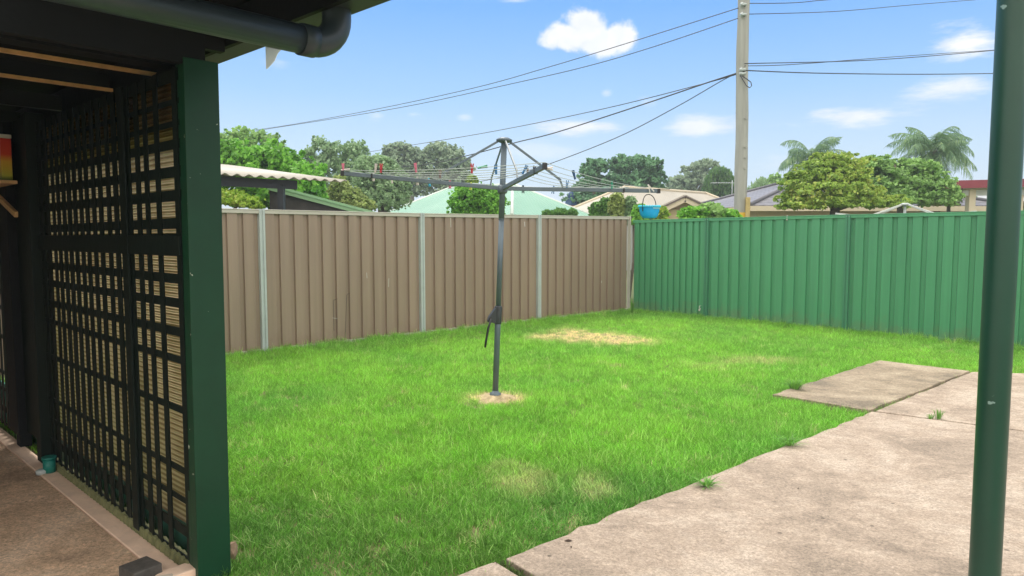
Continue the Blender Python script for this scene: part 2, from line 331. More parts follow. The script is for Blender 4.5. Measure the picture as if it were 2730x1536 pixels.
# concrete slabs (photo pixels measured in the 2576 px view)
def V2(x, y): p = gnd(x*K, y*K); return Vector((p.x, p.y))
E0 = V2(1268, 1406); E1 = V2(1793, 1199); KC = V2(2193, 1035)
EX = (KC-E0).normalized(); J0 = V2(1341, 1449); JD = (J0-E0).normalized()
R1 = V2(2576, 1085); RD = (R1-KC).normalized()
def rough_poly(pts, amp=.012, step=.12, seed=1, edges=None):
    rnd = random.Random(seed); out = []
    for i, p in enumerate(pts):
        q = pts[(i+1) % len(pts)]; out.append(p); L = (q-p).length
        if edges is not None and i not in edges: continue
        n = int(L/step); t = (q-p).normalized(); nn = Vector((-t.y, t.x))
        for k in range(1, n): out.append(p+(q-p)*(k/n)+nn*(rnd.gauss(0, amp)))
    return out
def slab(poly, mt, z1=0.0, z0=-.10):
    mb = MB(); mb.prism(poly, z0, z1); return tag(mb.build('pavement', mt, bevel=.006), kind='structure')
A0 = E0-EX*0+JD*0
slab(rough_poly([E0+EX*.01, E0+JD*3.0, E0+JD*3.0+Vector((6.5, -1.5)), KC+RD*6.0, KC+EX*0], .010, .1, 3, edges=[4]), M['concrete'])
gap = .018
e2 = V2(1245, 1412); e3 = e2-EX*1.6
slab(rough_poly([e2, e3, e3+JD*3.2, e2+JD*3.0], .006, .1, 5, edges=[0]), M['concrete'])
B1, B2, B3, B4 = V2(1943, 993), V2(2212, 907), V2(2440, 934), KC+Vector((0.0, .03))
slab(rough_poly([B4, B3, B2, B1], .007, .12, 8), M['concrete_pad'], .004)
RN_ = Vector((-RD.y, RD.x))*.05
slab(rough_poly([KC+RN_+RD*.02, KC+RD*6.0+RN_, V2(2440, 934)+Vector((5.2, -.9)), V2(2445, 934.5)], .006, .12, 9, edges=[2, 3]), M['concrete'], -.004)

# ------------------------------------------------------------------ lawn
def nval(x, y, s, o=0): return mnoise.noise(Vector((x*s+o, y*s-o, o*1.7)))
PATCHES = [(.55, 10.25, .3, .35, 1.1), (.93, 10.4, .33, .7, 1.4), (1.40, 10.1, .42, .58, 1.35), (1.80, 9.8, .28, .3, .85), (-.15, 6.39, .23, .2, 1.5), (.1, 4.15, .16, .25, .45), (-.05, 4.35, .12, .2, .4), (.48, 4.1, .14, .2, .5),
           (2.9, 8.3, .5, .25, .5), (2.3, 7.9, .35, .3, .25)]
def lawn_info(x, y):
    dry = 0
    for px, py, rx, ry, w in PATCHES:
        d = ((x-px)/rx)**2+((y-py)/ry)**2; dry = max(dry, w*math.exp(-d**1.5*.8))
    dry *= 1+.9*nval(x, y, 4.5, 3)+.6*nval(x, y, 13, 8)
    return max(0, dry)
# lawn polygon test
Cc = gnd(1583*K, 775*K); Lc = gnd(570*K, 888*K); Rc = gnd(2465*K, 858*K)
bdir = (Vector((Cc.x, Cc.y))-Vector((Lc.x, Lc.y))).normalized(); gdir = (Vector((Rc.x, Rc.y))-Vector((Cc.x, Cc.y))).normalized()
C2 = Vector((Cc.x, Cc.y))
bn = Vector((bdir.y, -bdir.x)); gn = Vector((gdir.y, -gdir.x))       # pointing into the lawn
slabs = [([E0+EX*.01, KC, KC+RD*6, Vector((12, -3)), E0+JD*3.0+Vector((0, 0))]), [e2, e3, e3+JD*3.2, e2+JD*3.0], [B1, B4, B3, B2], [KC, KC+RD*6, V2(2440, 934)+Vector((5.2, -.9)), V2(2440, 934)]]
def inpoly(x, y, poly):
    c = False; j = len(poly)-1
    for i in range(len(poly)):
        a, b = poly[i], poly[j]
        if (a.y > y) != (b.y > y) and x < (b.x-a.x)*(y-a.y)/(b.y-a.y)+a.x: c = not c
        j = i
    return c
def on_lawn(x, y):
    p = Vector((x, y))
    if (p-C2).dot(bn) < .05 or (p-C2).dot(gn) < .05: return False
    q = Vector((x, y, 0))-P0
    if q.dot(NN) > -.06 and q.dot(D) > -.35: return False
    if q.dot(NN) > .0 and q.dot(D) > -1.6: return False
    if (x+.1539)**2+(y-6.403)**2 < .05**2: return False
    return not any(inpoly(x, y, s) for s in slabs)
# soil sheet under the blades
g = MB()
sp = [C2+bdir*.1, C2-bdir*11, Vector((-9, .5)), Vector((0, 1.0)), Vector((12, 2)), C2+gdir*12]
g.quad([(p.x, p.y, -.052) for p in sp]); tag(g.build('soil', M['soil']), kind='structure')

def grass():
    V = []; F = []; gid = []
    rnd = random.Random(3)
    NP = 9
    for t in range(NP):
        nb = 30
        for b in range(nb):
            a = rnd.uniform(0, 2*PI); r = .05*math.sqrt(rnd.random()); x, y = r*math.cos(a), r*math.sin(a)
            h = rnd.uniform(.45, 1.0)*.070; w = rnd.uniform(.0022, .0042)
            la = rnd.uniform(0, 2*PI); ln = rnd.uniform(.1, .75)*h
            if rnd.random() < .05: h *= 1.5
            wa = rnd.uniform(0, PI); dx, dy = math.cos(wa)*w/2, math.sin(wa)*w/2
            lx, ly = math.cos(la)*ln, math.sin(la)*ln
            n = len(V)
            V += [(x-dx, y-dy, 0), (x+dx, y+dy, 0), (x-dx*.8+lx*.3, y-dy*.8+ly*.3, h*.55), (x+dx*.8+lx*.3, y+dy*.8+ly*.3, h*.55), (x+lx, y+ly, h*.97), (x+lx+dx*.1, y+ly+dy*.1, h)]
            F += [(n, n+1, n+3, n+2), (n+2, n+3, n+5, n+4)]; gid += [t]*6
    pts = []; tint = []; scl = []; rot = []; pick = []
    r2 = np.random.default_rng(11)
    cand = r2.uniform((-7, 1.9), (10.5, 14.4), (150000, 2))
    for x, y in cand:
        # only the wedge that a camera near the photograph's could see
        if abs(x) > y*1.05+1.2: continue
        dens = 1. if y < 6 else (.75 if y < 9 else .6)
        if r2.random() > dens or not on_lawn(x, y): continue
        dry = lawn_info(x, y)
        big = nval(x, y, .55, 5); mid = nval(x, y, 2.2, 1); fine = nval(x, y, 7, 2)
        h = .84+.25*big+.25*mid+.22*fine
        q = Vector((x, y))
        ef = min((q-C2).dot(bn), (q-C2).dot(gn))
        if ef < .45: h += .55*(1-ef/.45)
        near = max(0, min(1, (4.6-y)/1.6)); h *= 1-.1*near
        pale = max(0, min(1, .5+.7*mid+.3*fine)); 
        if dry > .5 and r2.random() < min(.95, dry*.8): h *= .3
        elif dry > .3: h *= .8
        rr_ = math.hypot(x+.15, y-6.4)
        if rr_ < .18 and r2.random() < .8: continue
        if abs(x+.15) < .25 and 5.95 < y < 6.25: h *= .55
        # colours: lush, yellow-green, blue-green, straw
        lush = np.array((.25, .60, .06)); lime = np.array((.43, .78, .115)); blue = np.array((.18, .49, .09)); straw = np.array((.98, .82, .48))
        bl = max(0, min(1, .15+.9*nval(x, y, .8, 9)+.75*near))  # blue-green shift of near blades belongs to the painted shade
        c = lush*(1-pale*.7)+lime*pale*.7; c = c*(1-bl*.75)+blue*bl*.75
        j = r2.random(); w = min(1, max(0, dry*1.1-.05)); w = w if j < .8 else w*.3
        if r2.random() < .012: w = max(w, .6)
        c *= 1-.40*max(0, min(1, (4.8-y)/2.0)); c = c*(1-w*(1-.25*near))+straw*w*(1-.25*near); c *= r2.uniform(.68, 1.3)  # nearest blades darkened: patio shade put into the tint
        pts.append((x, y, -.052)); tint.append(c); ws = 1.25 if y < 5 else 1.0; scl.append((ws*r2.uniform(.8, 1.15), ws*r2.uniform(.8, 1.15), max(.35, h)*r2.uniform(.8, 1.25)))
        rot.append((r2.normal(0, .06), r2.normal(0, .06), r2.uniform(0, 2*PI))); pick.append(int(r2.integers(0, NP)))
    nv = len(V); V2_ = np.array(V+pts, dtype=np.float32)
    me = bpy.data.meshes.new('grass'); me.vertices.add(len(V2_)); me.vertices.foreach_set('co', V2_.ravel())
    F = np.array(F, dtype=np.int32); me.loops.add(F.size); me.loops.foreach_set('vertex_index', F.ravel())
    me.polygons.add(len(F)); me.polygons.foreach_set('loop_start', np.arange(0, F.size, 4, dtype=np.int32)); me.polygons.foreach_set('loop_total', np.full(len(F), 4, dtype=np.int32)); me.update(calc_edges=True)
    def attr(n, t, field, data):
        a = me.attributes.new(n, t, 'POINT'); a.data.foreach_set(field, np.asarray(data).ravel())
    z3 = np.zeros((nv, 3), dtype=np.float32)
    attr('gid', 'INT', 'value', np.array(gid+[-1]*len(pts), dtype=np.int32))
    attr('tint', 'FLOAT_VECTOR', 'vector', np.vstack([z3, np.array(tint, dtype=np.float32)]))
    attr('scl', 'FLOAT_VECTOR', 'vector', np.vstack([z3, np.array(scl, dtype=np.float32)]))
    attr('rot', 'FLOAT_VECTOR', 'vector', np.vstack([z3, np.array(rot, dtype=np.float32)]))
    attr('pick', 'INT', 'value', np.array([0]*nv+pick, dtype=np.int32))
    print('grass tufts', len(pts))
    o = bpy.data.objects.new('grass', me); COL.objects.link(o); tag(o, 'bright green shaggy lawn with a few straw coloured dry patches', 'grass', kind='stuff')
    m = bpy.data.materials.new('grass_blade'); m.use_nodes = True; nt = m.node_tree; nt.nodes.clear()
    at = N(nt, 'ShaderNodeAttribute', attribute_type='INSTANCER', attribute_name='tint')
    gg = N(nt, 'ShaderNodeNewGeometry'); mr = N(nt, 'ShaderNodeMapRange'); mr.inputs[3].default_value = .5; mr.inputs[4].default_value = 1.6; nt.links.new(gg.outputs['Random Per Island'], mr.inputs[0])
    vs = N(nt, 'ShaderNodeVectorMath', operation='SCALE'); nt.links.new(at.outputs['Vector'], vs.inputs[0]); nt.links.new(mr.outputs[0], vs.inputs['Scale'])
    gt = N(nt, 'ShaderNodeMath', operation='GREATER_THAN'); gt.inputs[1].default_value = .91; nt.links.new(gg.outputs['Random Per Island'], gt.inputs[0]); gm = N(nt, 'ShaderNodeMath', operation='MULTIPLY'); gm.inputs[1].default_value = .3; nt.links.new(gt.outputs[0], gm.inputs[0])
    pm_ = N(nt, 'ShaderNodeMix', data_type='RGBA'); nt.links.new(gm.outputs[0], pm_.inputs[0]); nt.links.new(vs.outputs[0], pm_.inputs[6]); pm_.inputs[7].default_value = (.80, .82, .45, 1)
    class _o: outputs = [pm_.outputs[2]]
    vs = _o
    b = N(nt, 'ShaderNodeBsdfPrincipled'); b.inputs['Roughness'].default_value = .45; b.inputs['Specular IOR Level'].default_value = .3; nt.links.new(vs.outputs[0], b.inputs['Base Color'])
    tr = N(nt, 'ShaderNodeBsdfTranslucent'); nt.links.new(vs.outputs[0], tr.inputs[0]); ms = N(nt, 'ShaderNodeMixShader'); ms.inputs[0].default_value = .42
    nt.links.new(b.outputs[0], ms.inputs[1]); nt.links.new(tr.outputs[0], ms.inputs[2]); oo = N(nt, 'ShaderNodeOutputMaterial'); nt.links.new(ms.outputs[0], oo.inputs[0])
    me.materials.append(m)
    ng = bpy.data.node_groups.new('lawn', 'GeometryNodeTree')
    ng.interface.new_socket('Geometry', in_out='INPUT', socket_type='NodeSocketGeometry'); ng.interface.new_socket('Geometry', in_out='OUTPUT', socket_type='NodeSocketGeometry')
    gi = ng.nodes.new('NodeGroupInput'); go = ng.nodes.new('NodeGroupOutput')
    def na(n, t):
        x = ng.nodes.new('GeometryNodeInputNamedAttribute'); x.data_type = t; x.inputs['Name'].default_value = n; return x.outputs['Attribute']
    cmp = ng.nodes.new('FunctionNodeCompare'); cmp.data_type = 'INT'; cmp.operation = 'LESS_THAN'
    ng.links.new(na('gid', 'INT'), [i for i in cmp.inputs if i.type == 'INT'][0]); [i for i in cmp.inputs if i.type == 'INT'][1].default_value = 0
    sg = ng.nodes.new('GeometryNodeSeparateGeometry'); sg.domain = 'POINT'; ng.links.new(gi.outputs[0], sg.inputs[0]); ng.links.new(cmp.outputs[0], sg.inputs[1])
    sp_ = ng.nodes.new('GeometryNodeSplitToInstances'); sp_.domain = 'POINT'; ng.links.new(sg.outputs[1], sp_.inputs[0]); ng.links.new(na('gid', 'INT'), sp_.inputs['Group ID'])
    ip = ng.nodes.new('GeometryNodeInstanceOnPoints'); ng.links.new(sg.outputs[0], ip.inputs['Points']); ng.links.new(sp_.outputs[0], ip.inputs['Instance'])
    ip.inputs['Pick Instance'].default_value = True; ng.links.new(na('pick', 'INT'), ip.inputs['Instance Index']); ng.links.new(na('scl', 'FLOAT_VECTOR'), ip.inputs['Scale'])
    er = ng.nodes.new('FunctionNodeEulerToRotation'); ng.links.new(na('rot', 'FLOAT_VECTOR'), er.inputs[0]); ng.links.new(er.outputs[0], ip.inputs['Rotation'])
    ng.links.new(ip.outputs[0], go.inputs[0])
    md = o.modifiers.new('lawn', 'NODES'); md.node_group = ng
grass()

# ------------------------------------------------------------------ sheet-metal fences
def rib_panel(mb, A, dirv, L, z0, z1, nrm, ribs=12):
    """trapezoid-profile sheet: broad pans towards the viewer, narrow recessed valleys"""
    p = L/ribs; xs = []
    for i in range(ribs):
        x = i*p; xs += [(x+p*.0, -.032), (x+p*.27, -.032), (x+p*.345, 0), (x+p*.97, 0)]
    xs.append((L, -.036))
    n = len(mb.v)
    for (x, d) in xs:
        q = A+dirv*x+nrm*d
        mb.v += [(q.x, q.y, z0), (q.x, q.y, z1)]
    for i in range(len(xs)-1):
        a = n+2*i; mb.f.append((a, a+2, a+3, a+1)); mb.sm.append(False)
def fence(name, label, start, dirv, stops, z1, nrm, matp, matpost, matrail, postw, last_post=True, zj=(0, 0, 0, 0, 0)):
    t = empty(name, (start.x, start.y, -.06), label, 'fence')
    for i in range(len(stops)-1):
        a, b = stops[i], stops[i+1]; za, zb = z1[i], z1[i+1]
        mb = MB(); rib_panel(mb, start+dirv*(a+postw/2), dirv, b-a-postw, -.06, min(za, zb)-.03, nrm)
        mb.build('panel', matp, t)
        mb = MB(); A = start+dirv*(a+postw*.4)+nrm*(-.012); B = start+dirv*(b-postw*.4)+nrm*(-.012)
        mb.bar((A.x, A.y, za-.027), (B.x, B.y, zb-.027), .052, .055); mb.bar((A.x+nrm.x*.028, A.y+nrm.y*.028, za-.006), (B.x+nrm.x*.028, B.y+nrm.y*.028, zb-.006), .008, .012)
        mb.build('top_rail', matrail, t, bevel=.003)
        mb = MB(); mb.bar((A.x, A.y, -.03), (B.x, B.y, -.03), .05, .05); mb.build('bottom_rail', matrail, t)
    for i, s in enumerate(stops):
        if i == 0 and name == 'green_fence': continue
        q = start+dirv*s; mb = MB(); zz = z1[i]+.004
        w = postw/2
        if i == 0:
            mb.prism([Vector((q.x, q.y))+dirv*(a*.014)+nrm*(b*.03) for a, b in ((-1,-1),(1,-1),(1,1),(-1,1))], -.06, zz); mb.build('corner_post', matrail, t); continue
        # C-section post: two flanges around a shallow groove
        for dx in (-w*.62, w*.62):
            c = q+dirv*dx+nrm*(-.008); mb.bar((c.x, c.y, -.06), (c.x, c.y, zz), w*.72, .062, up=(dirv.x, dirv.y, 0)) if False else mb.prism([Vector((c.x, c.y))+dirv*(a*w*.36)+nrm*(b*.034) for a, b in ((-1,-1),(1,-1),(1,1),(-1,1))], -.06, zz)
        c = q+nrm*(-.012); mb.prism([c+dirv*(a*w*.28)+nrm*(b*.028) for a, b in ((-1,-1),(1,-1),(1,1),(-1,1))], -.06, zz-.004)
        po = mb.build('post', matpost, t)
        for dz in (.03,):
            for dx in (-w*.5, w*.5):
                sc_ = MB(); c = q+dirv*dx+nrm*.028; sc_.tube([(c.x, c.y, zz-dz), (c.x+nrm.x*.006, c.y+nrm.y*.006, zz-dz)], .006, 6); sc_.build('screw', M['grey_steel'], po)
    return t
bs = -bdir
fence('brown_fence', 'brown ribbed sheet metal fence with pale grey posts and cream top rail', C2, bs, [0.03, 2.57, 5.07, 7.55, 10.03, 12.5], [1.83, 1.81, 1.79, 1.785, 1.79, 1.79], bn, M['brown_metal'], M['grey_steel'], M['cream_rail'], .075)
fence('green_fence', 'mid green ribbed sheet metal fence along the right side of the lawn', C2+gdir*.045, gdir, [0, 1.70, 4.19, 6.69, 9.19, 11.6], [1.757, 1.77, 1.78, 1.785, 1.785, 1.785], gn, M['green_metal'], M['green_post'], M['green_metal'], .075)
# scrapes and droppings on the brown fence
bfn = bpy.data.objects['brown_fence']
def mark(pts, w, mt, name):
    mb = MB(); P = []
    for u, v in pts: h = hitp(u*K, v*K, C2, C2+bs); P.append(Vector((h.x, h.y, h.z))+Vector((bn.x, bn.y, 0))*.003)
    for a, b in zip(P[:-1], P[1:]): mb.bar(a, b, w, .004, up=(bn.x, bn.y, 0))
    mb.build(name, mt, bfn)
SCR = mat('scrape', (.13, .09, .065), .6); DRP = mat('dropping', (.62, .60, .56), .8)
mark([(848, 752), (838, 756), (840, 832)], .006, SCR, 'scrape'); mark([(880, 737), (872, 742), (868, 852)], .006, SCR, 'scrape'); mark([(836, 800), (848, 801)], .005, DRP, 'scrape')
mark([(978, 700), (977, 722)], .004, DRP, 'scrape'); mark([(922, 686), (923, 700)], .005, DRP, 'scrape')
mark([(1319, 558), (1320, 570)], .012, DRP, 'dropping'); mark([(1133, 548), (1134, 572)], .006, DRP, 'dropping'); mark([(1513, 706), (1513, 712)], .008, DRP, 'dropping')
# hook on the green fence
hk = hitp(1763*K, 776*K, C2, C2+gdir); mb = MB()
hk2 = Vector((hk.x, hk.y, hk.z))+Vector((gn.x, gn.y, 0))*.05
mb.tube([hk2+UP*.05-Vector((gn.x, gn.y, 0))*.05, hk2+UP*.045, hk2+UP*.01, hk2+Vector((gdir.x, gdir.y, 0))*.02-UP*.01, hk2+Vector((gdir.x, gdir.y, 0))*.03+UP*.01], .006, 8)
mb.tube([hk2-UP*.045, hk2-UP*.012], .014, 10)
tag(mb.build('garden_tap', M['white_plastic']), 'small pale tap low on the green fence near its first post', 'tap')
hk = hitp(1983*K, 547*K, C2, C2+gdir); mb = MB(); q = Vector((hk.x, hk.y, hk.z))+Vector((gn.x, gn.y, 0))*.045
mb.tube([q+UP*.035-Vector((gn.x, gn.y, 0))*.02, q+UP*.03, q-UP*.03], .003, 6); mb.tube([q-UP*.03, q-UP*.05], .008, 8)
tag(mb.build('wire_hook', M['white_plastic']), 'small pale wire hook hanging over the top rail of the green fence', 'hook')

# ------------------------------------------------------------------ shed side: lattice wall, post, roof, gutter, downpipe
lw = empty('lattice_wall', W(0, 0, 0), 'dark green timber lattice wall with tan ribbed blind behind it', 'lattice wall')
OPS = [(1.983,1.942),(1.873,1.824),(1.755,1.708),(1.647,1.61),(1.543,1.51),(1.44,1.411),(1.338,1.304),(1.236,1.199),(1.134,1.096),(1.032,.989),(.926,.886),(.819,.764),(.702,.66),(.592,.544),(.417,.356),(.296,.253),(.196,.126),(.069,-.074)]
rnd = random.Random(5)
def lattice(ops, zops, ztop, zbot, s_lo, s_hi):
    mb = MB(); ed = []
    # vertical slats fill the space between the openings
    sl = [(s_hi, ops[0][0])]+[(ops[i][1], ops[i+1][0]) for i in range(len(ops)-1)]+[(ops[-1][1], s_lo)]
    for i, (a, b) in enumerate(sl):
        t1, t2 = rnd.uniform(-.004, .004), rnd.uniform(-.004, .004); th = .009
        a2, b2 = a-.004, b+.004
        if i in (0, len(sl)-1): t1 = t2 = 0
        n = len(mb.v); ny0, ny1 = (-.005, .0)
        for z, t in ((zbot, t1), (ztop, t2)):
            for s, q in ((b2+t, ny0), (a2+t, ny0), (a2+t, ny1), (b2+t, ny1)): mb.v.append(tuple(W(s, q, z)))
        for q in ((0,3,2,1),(4,5,6,7),(0,1,5,4),(1,2,6,5),(2,3,7,6),(3,0,4,7)): mb.f.append(tuple(n+i for i in q)); mb.sm.append(False)
    zs = sorted(zops); prev = zbot
    for a, b in zs+[(ztop, ztop)]:
        if a-prev > .005:
            t1, t2 = rnd.uniform(-.006, .006), rnd.uniform(-.006, .006)
            n = len(mb.v)
            for zz in (0, 1):
                for s, q, t in ((s_lo, -.012, t1), (s_hi, -.012, t2), (s_hi, -.0062, t2), (s_lo, -.0062, t1)): mb.v.append(tuple(W(s, q, (prev if zz == 0 else a)+t)))
            for q in ((0,3,2,1),(4,5,6,7),(0,1,5,4),(1,2,6,5),(2,3,7,6),(3,0,4,7)): mb.f.append(tuple(n+i for i in q)); mb.sm.append(False)
        prev = b
    return mb
ZOP = [(.045,.135),(.179,.289),(.314,.423),(.45,.688),(.719,.909),(.94,1.023),(1.061,1.141),(1.181,1.249),(1.291,1.364),(1.458,1.475),(1.52,1.593),(1.639,1.70),(1.746,1.813),(1.853,1.91),(1.934,1.997),(2.02,2.09)]
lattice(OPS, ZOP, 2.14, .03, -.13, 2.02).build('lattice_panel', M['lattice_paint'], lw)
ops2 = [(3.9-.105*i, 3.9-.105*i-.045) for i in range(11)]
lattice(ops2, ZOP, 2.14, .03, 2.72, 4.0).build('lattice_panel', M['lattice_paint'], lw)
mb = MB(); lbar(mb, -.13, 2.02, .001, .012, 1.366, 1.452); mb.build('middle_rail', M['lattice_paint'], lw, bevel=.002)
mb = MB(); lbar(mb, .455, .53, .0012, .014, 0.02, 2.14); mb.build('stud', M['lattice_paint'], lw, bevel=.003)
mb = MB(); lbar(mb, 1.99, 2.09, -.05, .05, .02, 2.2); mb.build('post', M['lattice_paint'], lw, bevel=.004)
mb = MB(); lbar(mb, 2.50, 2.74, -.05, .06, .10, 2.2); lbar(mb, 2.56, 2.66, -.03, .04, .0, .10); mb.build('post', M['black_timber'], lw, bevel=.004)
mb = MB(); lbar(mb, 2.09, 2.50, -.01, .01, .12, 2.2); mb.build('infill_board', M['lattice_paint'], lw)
mb = MB(); lbar(mb, -.12, 4.0, -.112, -.098, 1.87, 2.2); mb.build('backlight_block', M['black_timber'], lw)  # added dark board outside the blind, keeps backlight off its top rows
mb = MB(); lbar(mb, -.12, 4.0, -.10, -.085, -.05, .16); mb.build('kick_board', mat('kick_green', (.02, .13, .10), .4, var=.2), lw)
# ribbed blind: horizontal reeds
bl = MB(); nrow = 166; z0, z1 = .155, 2.147
ss = np.linspace(-.10, 1.985, 10)
for i in range(nrow):
    za = z0+(z1-z0)*i/nrow; zb = z0+(z1-z0)*(i+1)/nrow; zm = (za+zb)/2
    for s0, s1 in zip(ss[:-1], ss[1:]):
        w0 = .006*math.sin(s0*5); w1 = .006*math.sin(s1*5)
        bl.quad([W(s0, -.055+w0, za), W(s1, -.055+w1, za), W(s1, -.050+w1, zm), W(s0, -.050+w0, zm)])
        bl.quad([W(s0, -.050+w0, zm), W(s1, -.050+w1, zm), W(s1, -.055+w1, zb), W(s0, -.055+w0, zb)])
bm = bpy.data.materials.new('tan_blind'); bm.use_nodes = True; nt = bm.node_tree; nt.nodes.clear()
t = N(nt, 'ShaderNodeTexCoord'); sx = N(nt, 'ShaderNodeSeparateXYZ'); nt.links.new(t.outputs['Object'], sx.inputs[0])
ml = N(nt, 'ShaderNodeMath', operation='MULTIPLY'); ml.inputs[1].default_value = 2*PI/.024; nt.links.new(sx.outputs[2], ml.inputs[0])
sn = N(nt, 'ShaderNodeMath', operation='SINE'); nt.links.new(ml.outputs[0], sn.inputs[0])
nn_ = N(nt, 'ShaderNodeTexNoise'); nn_.inputs['Scale'].default_value = 5; nt.links.new(t.outputs['Object'], nn_.inputs[0])
ad = N(nt, 'ShaderNodeMath', operation='MULTIPLY_ADD'); ad.inputs[1].default_value = .25; nt.links.new(sn.outputs[0], ad.inputs[0]); nt.links.new(nn_.outputs[0], ad.inputs[2])
rr = N(nt, 'ShaderNodeValToRGB'); nt.links.new(ad.outputs[0], rr.inputs[0]); ramp(rr, [(.3, (.29, .19, .09)), (.7, (.55, .40, .23))])
tb = N(nt, 'ShaderNodeBsdfTranslucent'); nt.links.new(rr.outputs[0], tb.inputs[0]); db = N(nt, 'ShaderNodeBsdfDiffuse'); nt.links.new(rr.outputs[0], db.inputs[0])
ms = N(nt, 'ShaderNodeMixShader'); ms.inputs[0].default_value = .78; nt.links.new(db.outputs[0], ms.inputs[1]); nt.links.new(tb.outputs[0], ms.inputs[2]); oo = N(nt, 'ShaderNodeOutputMaterial'); nt.links.new(ms.outputs[0], oo.inputs[0])
bl.build('blind', bm, lw)
# scalloped edging sheet lying along the wall foot
mb = MB(); n = 150; prev = None
for i in range(n+1):
    s = -.1+2.1*i/n; w = .012*abs(math.sin(s*PI/.052)); z = .035+.01*math.sin(s*PI/.052)**2
    cur = [W(s, .006+w, .003), W(s, .002+w*.8, z), W(s, -.03, z+.004)]
    if prev: mb.quad([prev[0], cur[0], cur[1], prev[1]]); mb.quad([prev[1], cur[1], cur[2], prev[2]])
    prev = cur
mb.build('scalloped_edging', M['olive'], lw)

# corner post board, leaning out a touch at the top
def lean(mb): mb.v = [tuple(Vector(v)-NN*(.011*max(0, v[2]-.6)/1.5)) for v in mb.v]
cp = empty('corner_post', W(-.16, -.07, 0), 'dark green flaking timber post at the open end of the lattice wall', 'post')
mb = MB(); lbar(mb, -.19, -.134, -.140, .004, -.08, 2.17); lean(mb); mb.build('board', M['dark_green_paint'], cp, bevel=.003)
mb = MB(); lbar(mb, -.133, -.105, -.06, .002, -.02, 2.15); lean(mb); mb.build('cover_strip', M['dark_green_paint'], cp, bevel=.002)

# roof
rf = empty('patio_roof', W(0, 1, 2.3), 'dark verandah roof edge with eaves gutter above the lattice wall', 'roof')
S0, S1 = -2.0, 4.6
GO = -.325
GZ = .5*(hitp(667*K, 117*K, W(0, GO, 0), W(0, GO, 0)+D).z+hitp(943*K, 16.5*K, W(0, GO, 0), W(0, GO, 0)+D).z)
print('gutter z', GZ)
mb = MB(); xs = np.arange(S0, S1, .038)
NR = lambda s: 3.1 if s > -.3 else .75
for a, b, k in zip(xs[:-1], xs[1:], range(len(xs))):
    za, zb = (.0, .018) if k % 2 == 0 else (.018, .0)
    mb.quad([W(a, GO+.01, GZ+.135+za), W(b, GO+.01, GZ+.135+zb), W(b, NR(a), GZ+.135+.048*NR(a)+zb), W(a, NR(a), GZ+.135+.048*NR(a)+za)], False)
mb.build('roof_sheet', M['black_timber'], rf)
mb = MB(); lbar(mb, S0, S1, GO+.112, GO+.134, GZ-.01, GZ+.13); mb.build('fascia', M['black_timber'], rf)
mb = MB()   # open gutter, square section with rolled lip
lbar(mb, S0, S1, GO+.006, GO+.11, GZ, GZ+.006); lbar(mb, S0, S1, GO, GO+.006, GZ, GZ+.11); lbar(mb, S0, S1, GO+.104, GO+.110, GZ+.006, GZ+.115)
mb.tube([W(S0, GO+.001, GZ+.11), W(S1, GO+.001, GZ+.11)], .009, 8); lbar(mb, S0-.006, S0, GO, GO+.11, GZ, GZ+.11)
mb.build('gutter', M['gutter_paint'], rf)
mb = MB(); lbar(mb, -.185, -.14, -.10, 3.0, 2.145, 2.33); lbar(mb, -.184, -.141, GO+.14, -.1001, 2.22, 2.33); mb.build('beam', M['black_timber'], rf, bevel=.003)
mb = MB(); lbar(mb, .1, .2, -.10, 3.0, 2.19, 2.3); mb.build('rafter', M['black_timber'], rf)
mb = MB(); lbar(mb, .335, .36, -.12, 3.0, 2.188, 2.203); mb.build('light_line_strip', M['tan_timber'], rf)  # tan strip whose colour stands in for a bright line of light
mb = MB(); lbar(mb, .60, .62, -.0, 3.0, 2.138, 2.152); mb.build('light_line_strip', M['tan_timber'], rf)  # second tan strip standing in for a line of light
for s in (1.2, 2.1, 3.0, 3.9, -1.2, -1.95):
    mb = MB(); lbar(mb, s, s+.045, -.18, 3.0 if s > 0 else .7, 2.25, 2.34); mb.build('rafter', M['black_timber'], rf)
# white tattered flashing hanging under the gutter behind the post
mb = MB(); pts = [(0, 0), (.17, 0), (.155, -.02), (.14, -.028), (.12, -.05), (.095, -.06), (.07, -.085), (.03, -.10), (0, -.11)]
for nn2 in (0, .004): mb.quad([W(-.30-x, GO+.02-nn2, GZ+.005+z) for x, z in (pts if nn2 else pts[::-1])])
mb.build('flashing', leafmat('torn_sheet', (.6, .62, .6), (.75, .76, .74), trans=.7), rf)
# other walls of the building
wl = empty('house_wall', W(0, 3.0, 0), 'plain side and back walls of the shed', 'wall')
mb = MB(); lbar(mb, .4, S1, 3.0, 3.1, -.05, 2.5); mb.build('side_wall', M['cladding'], wl)
mb = MB(); lbar(mb, 4.2, 4.3, .08, 2.99, -.05, 2.4); mb.build('back_wall', M['cladding'], wl)
# floor
mb = MB(); mb.prism([W(s, n, 0).xy for s, n in ((-.62, .105), (-3.5, .9), (-3.5, 3.0), (4.6, 3.0), (4.6, .105))][::-1], -.1, -.003)
tag(mb.build('floor', M['concrete_floor']), kind='structure')
mb = MB(); lbar(mb, -.45, 4.6, .012, .10, -.08, .004); tag(mb.build('floor_strip', M['floor_strip'], bevel=.004), kind='structure')

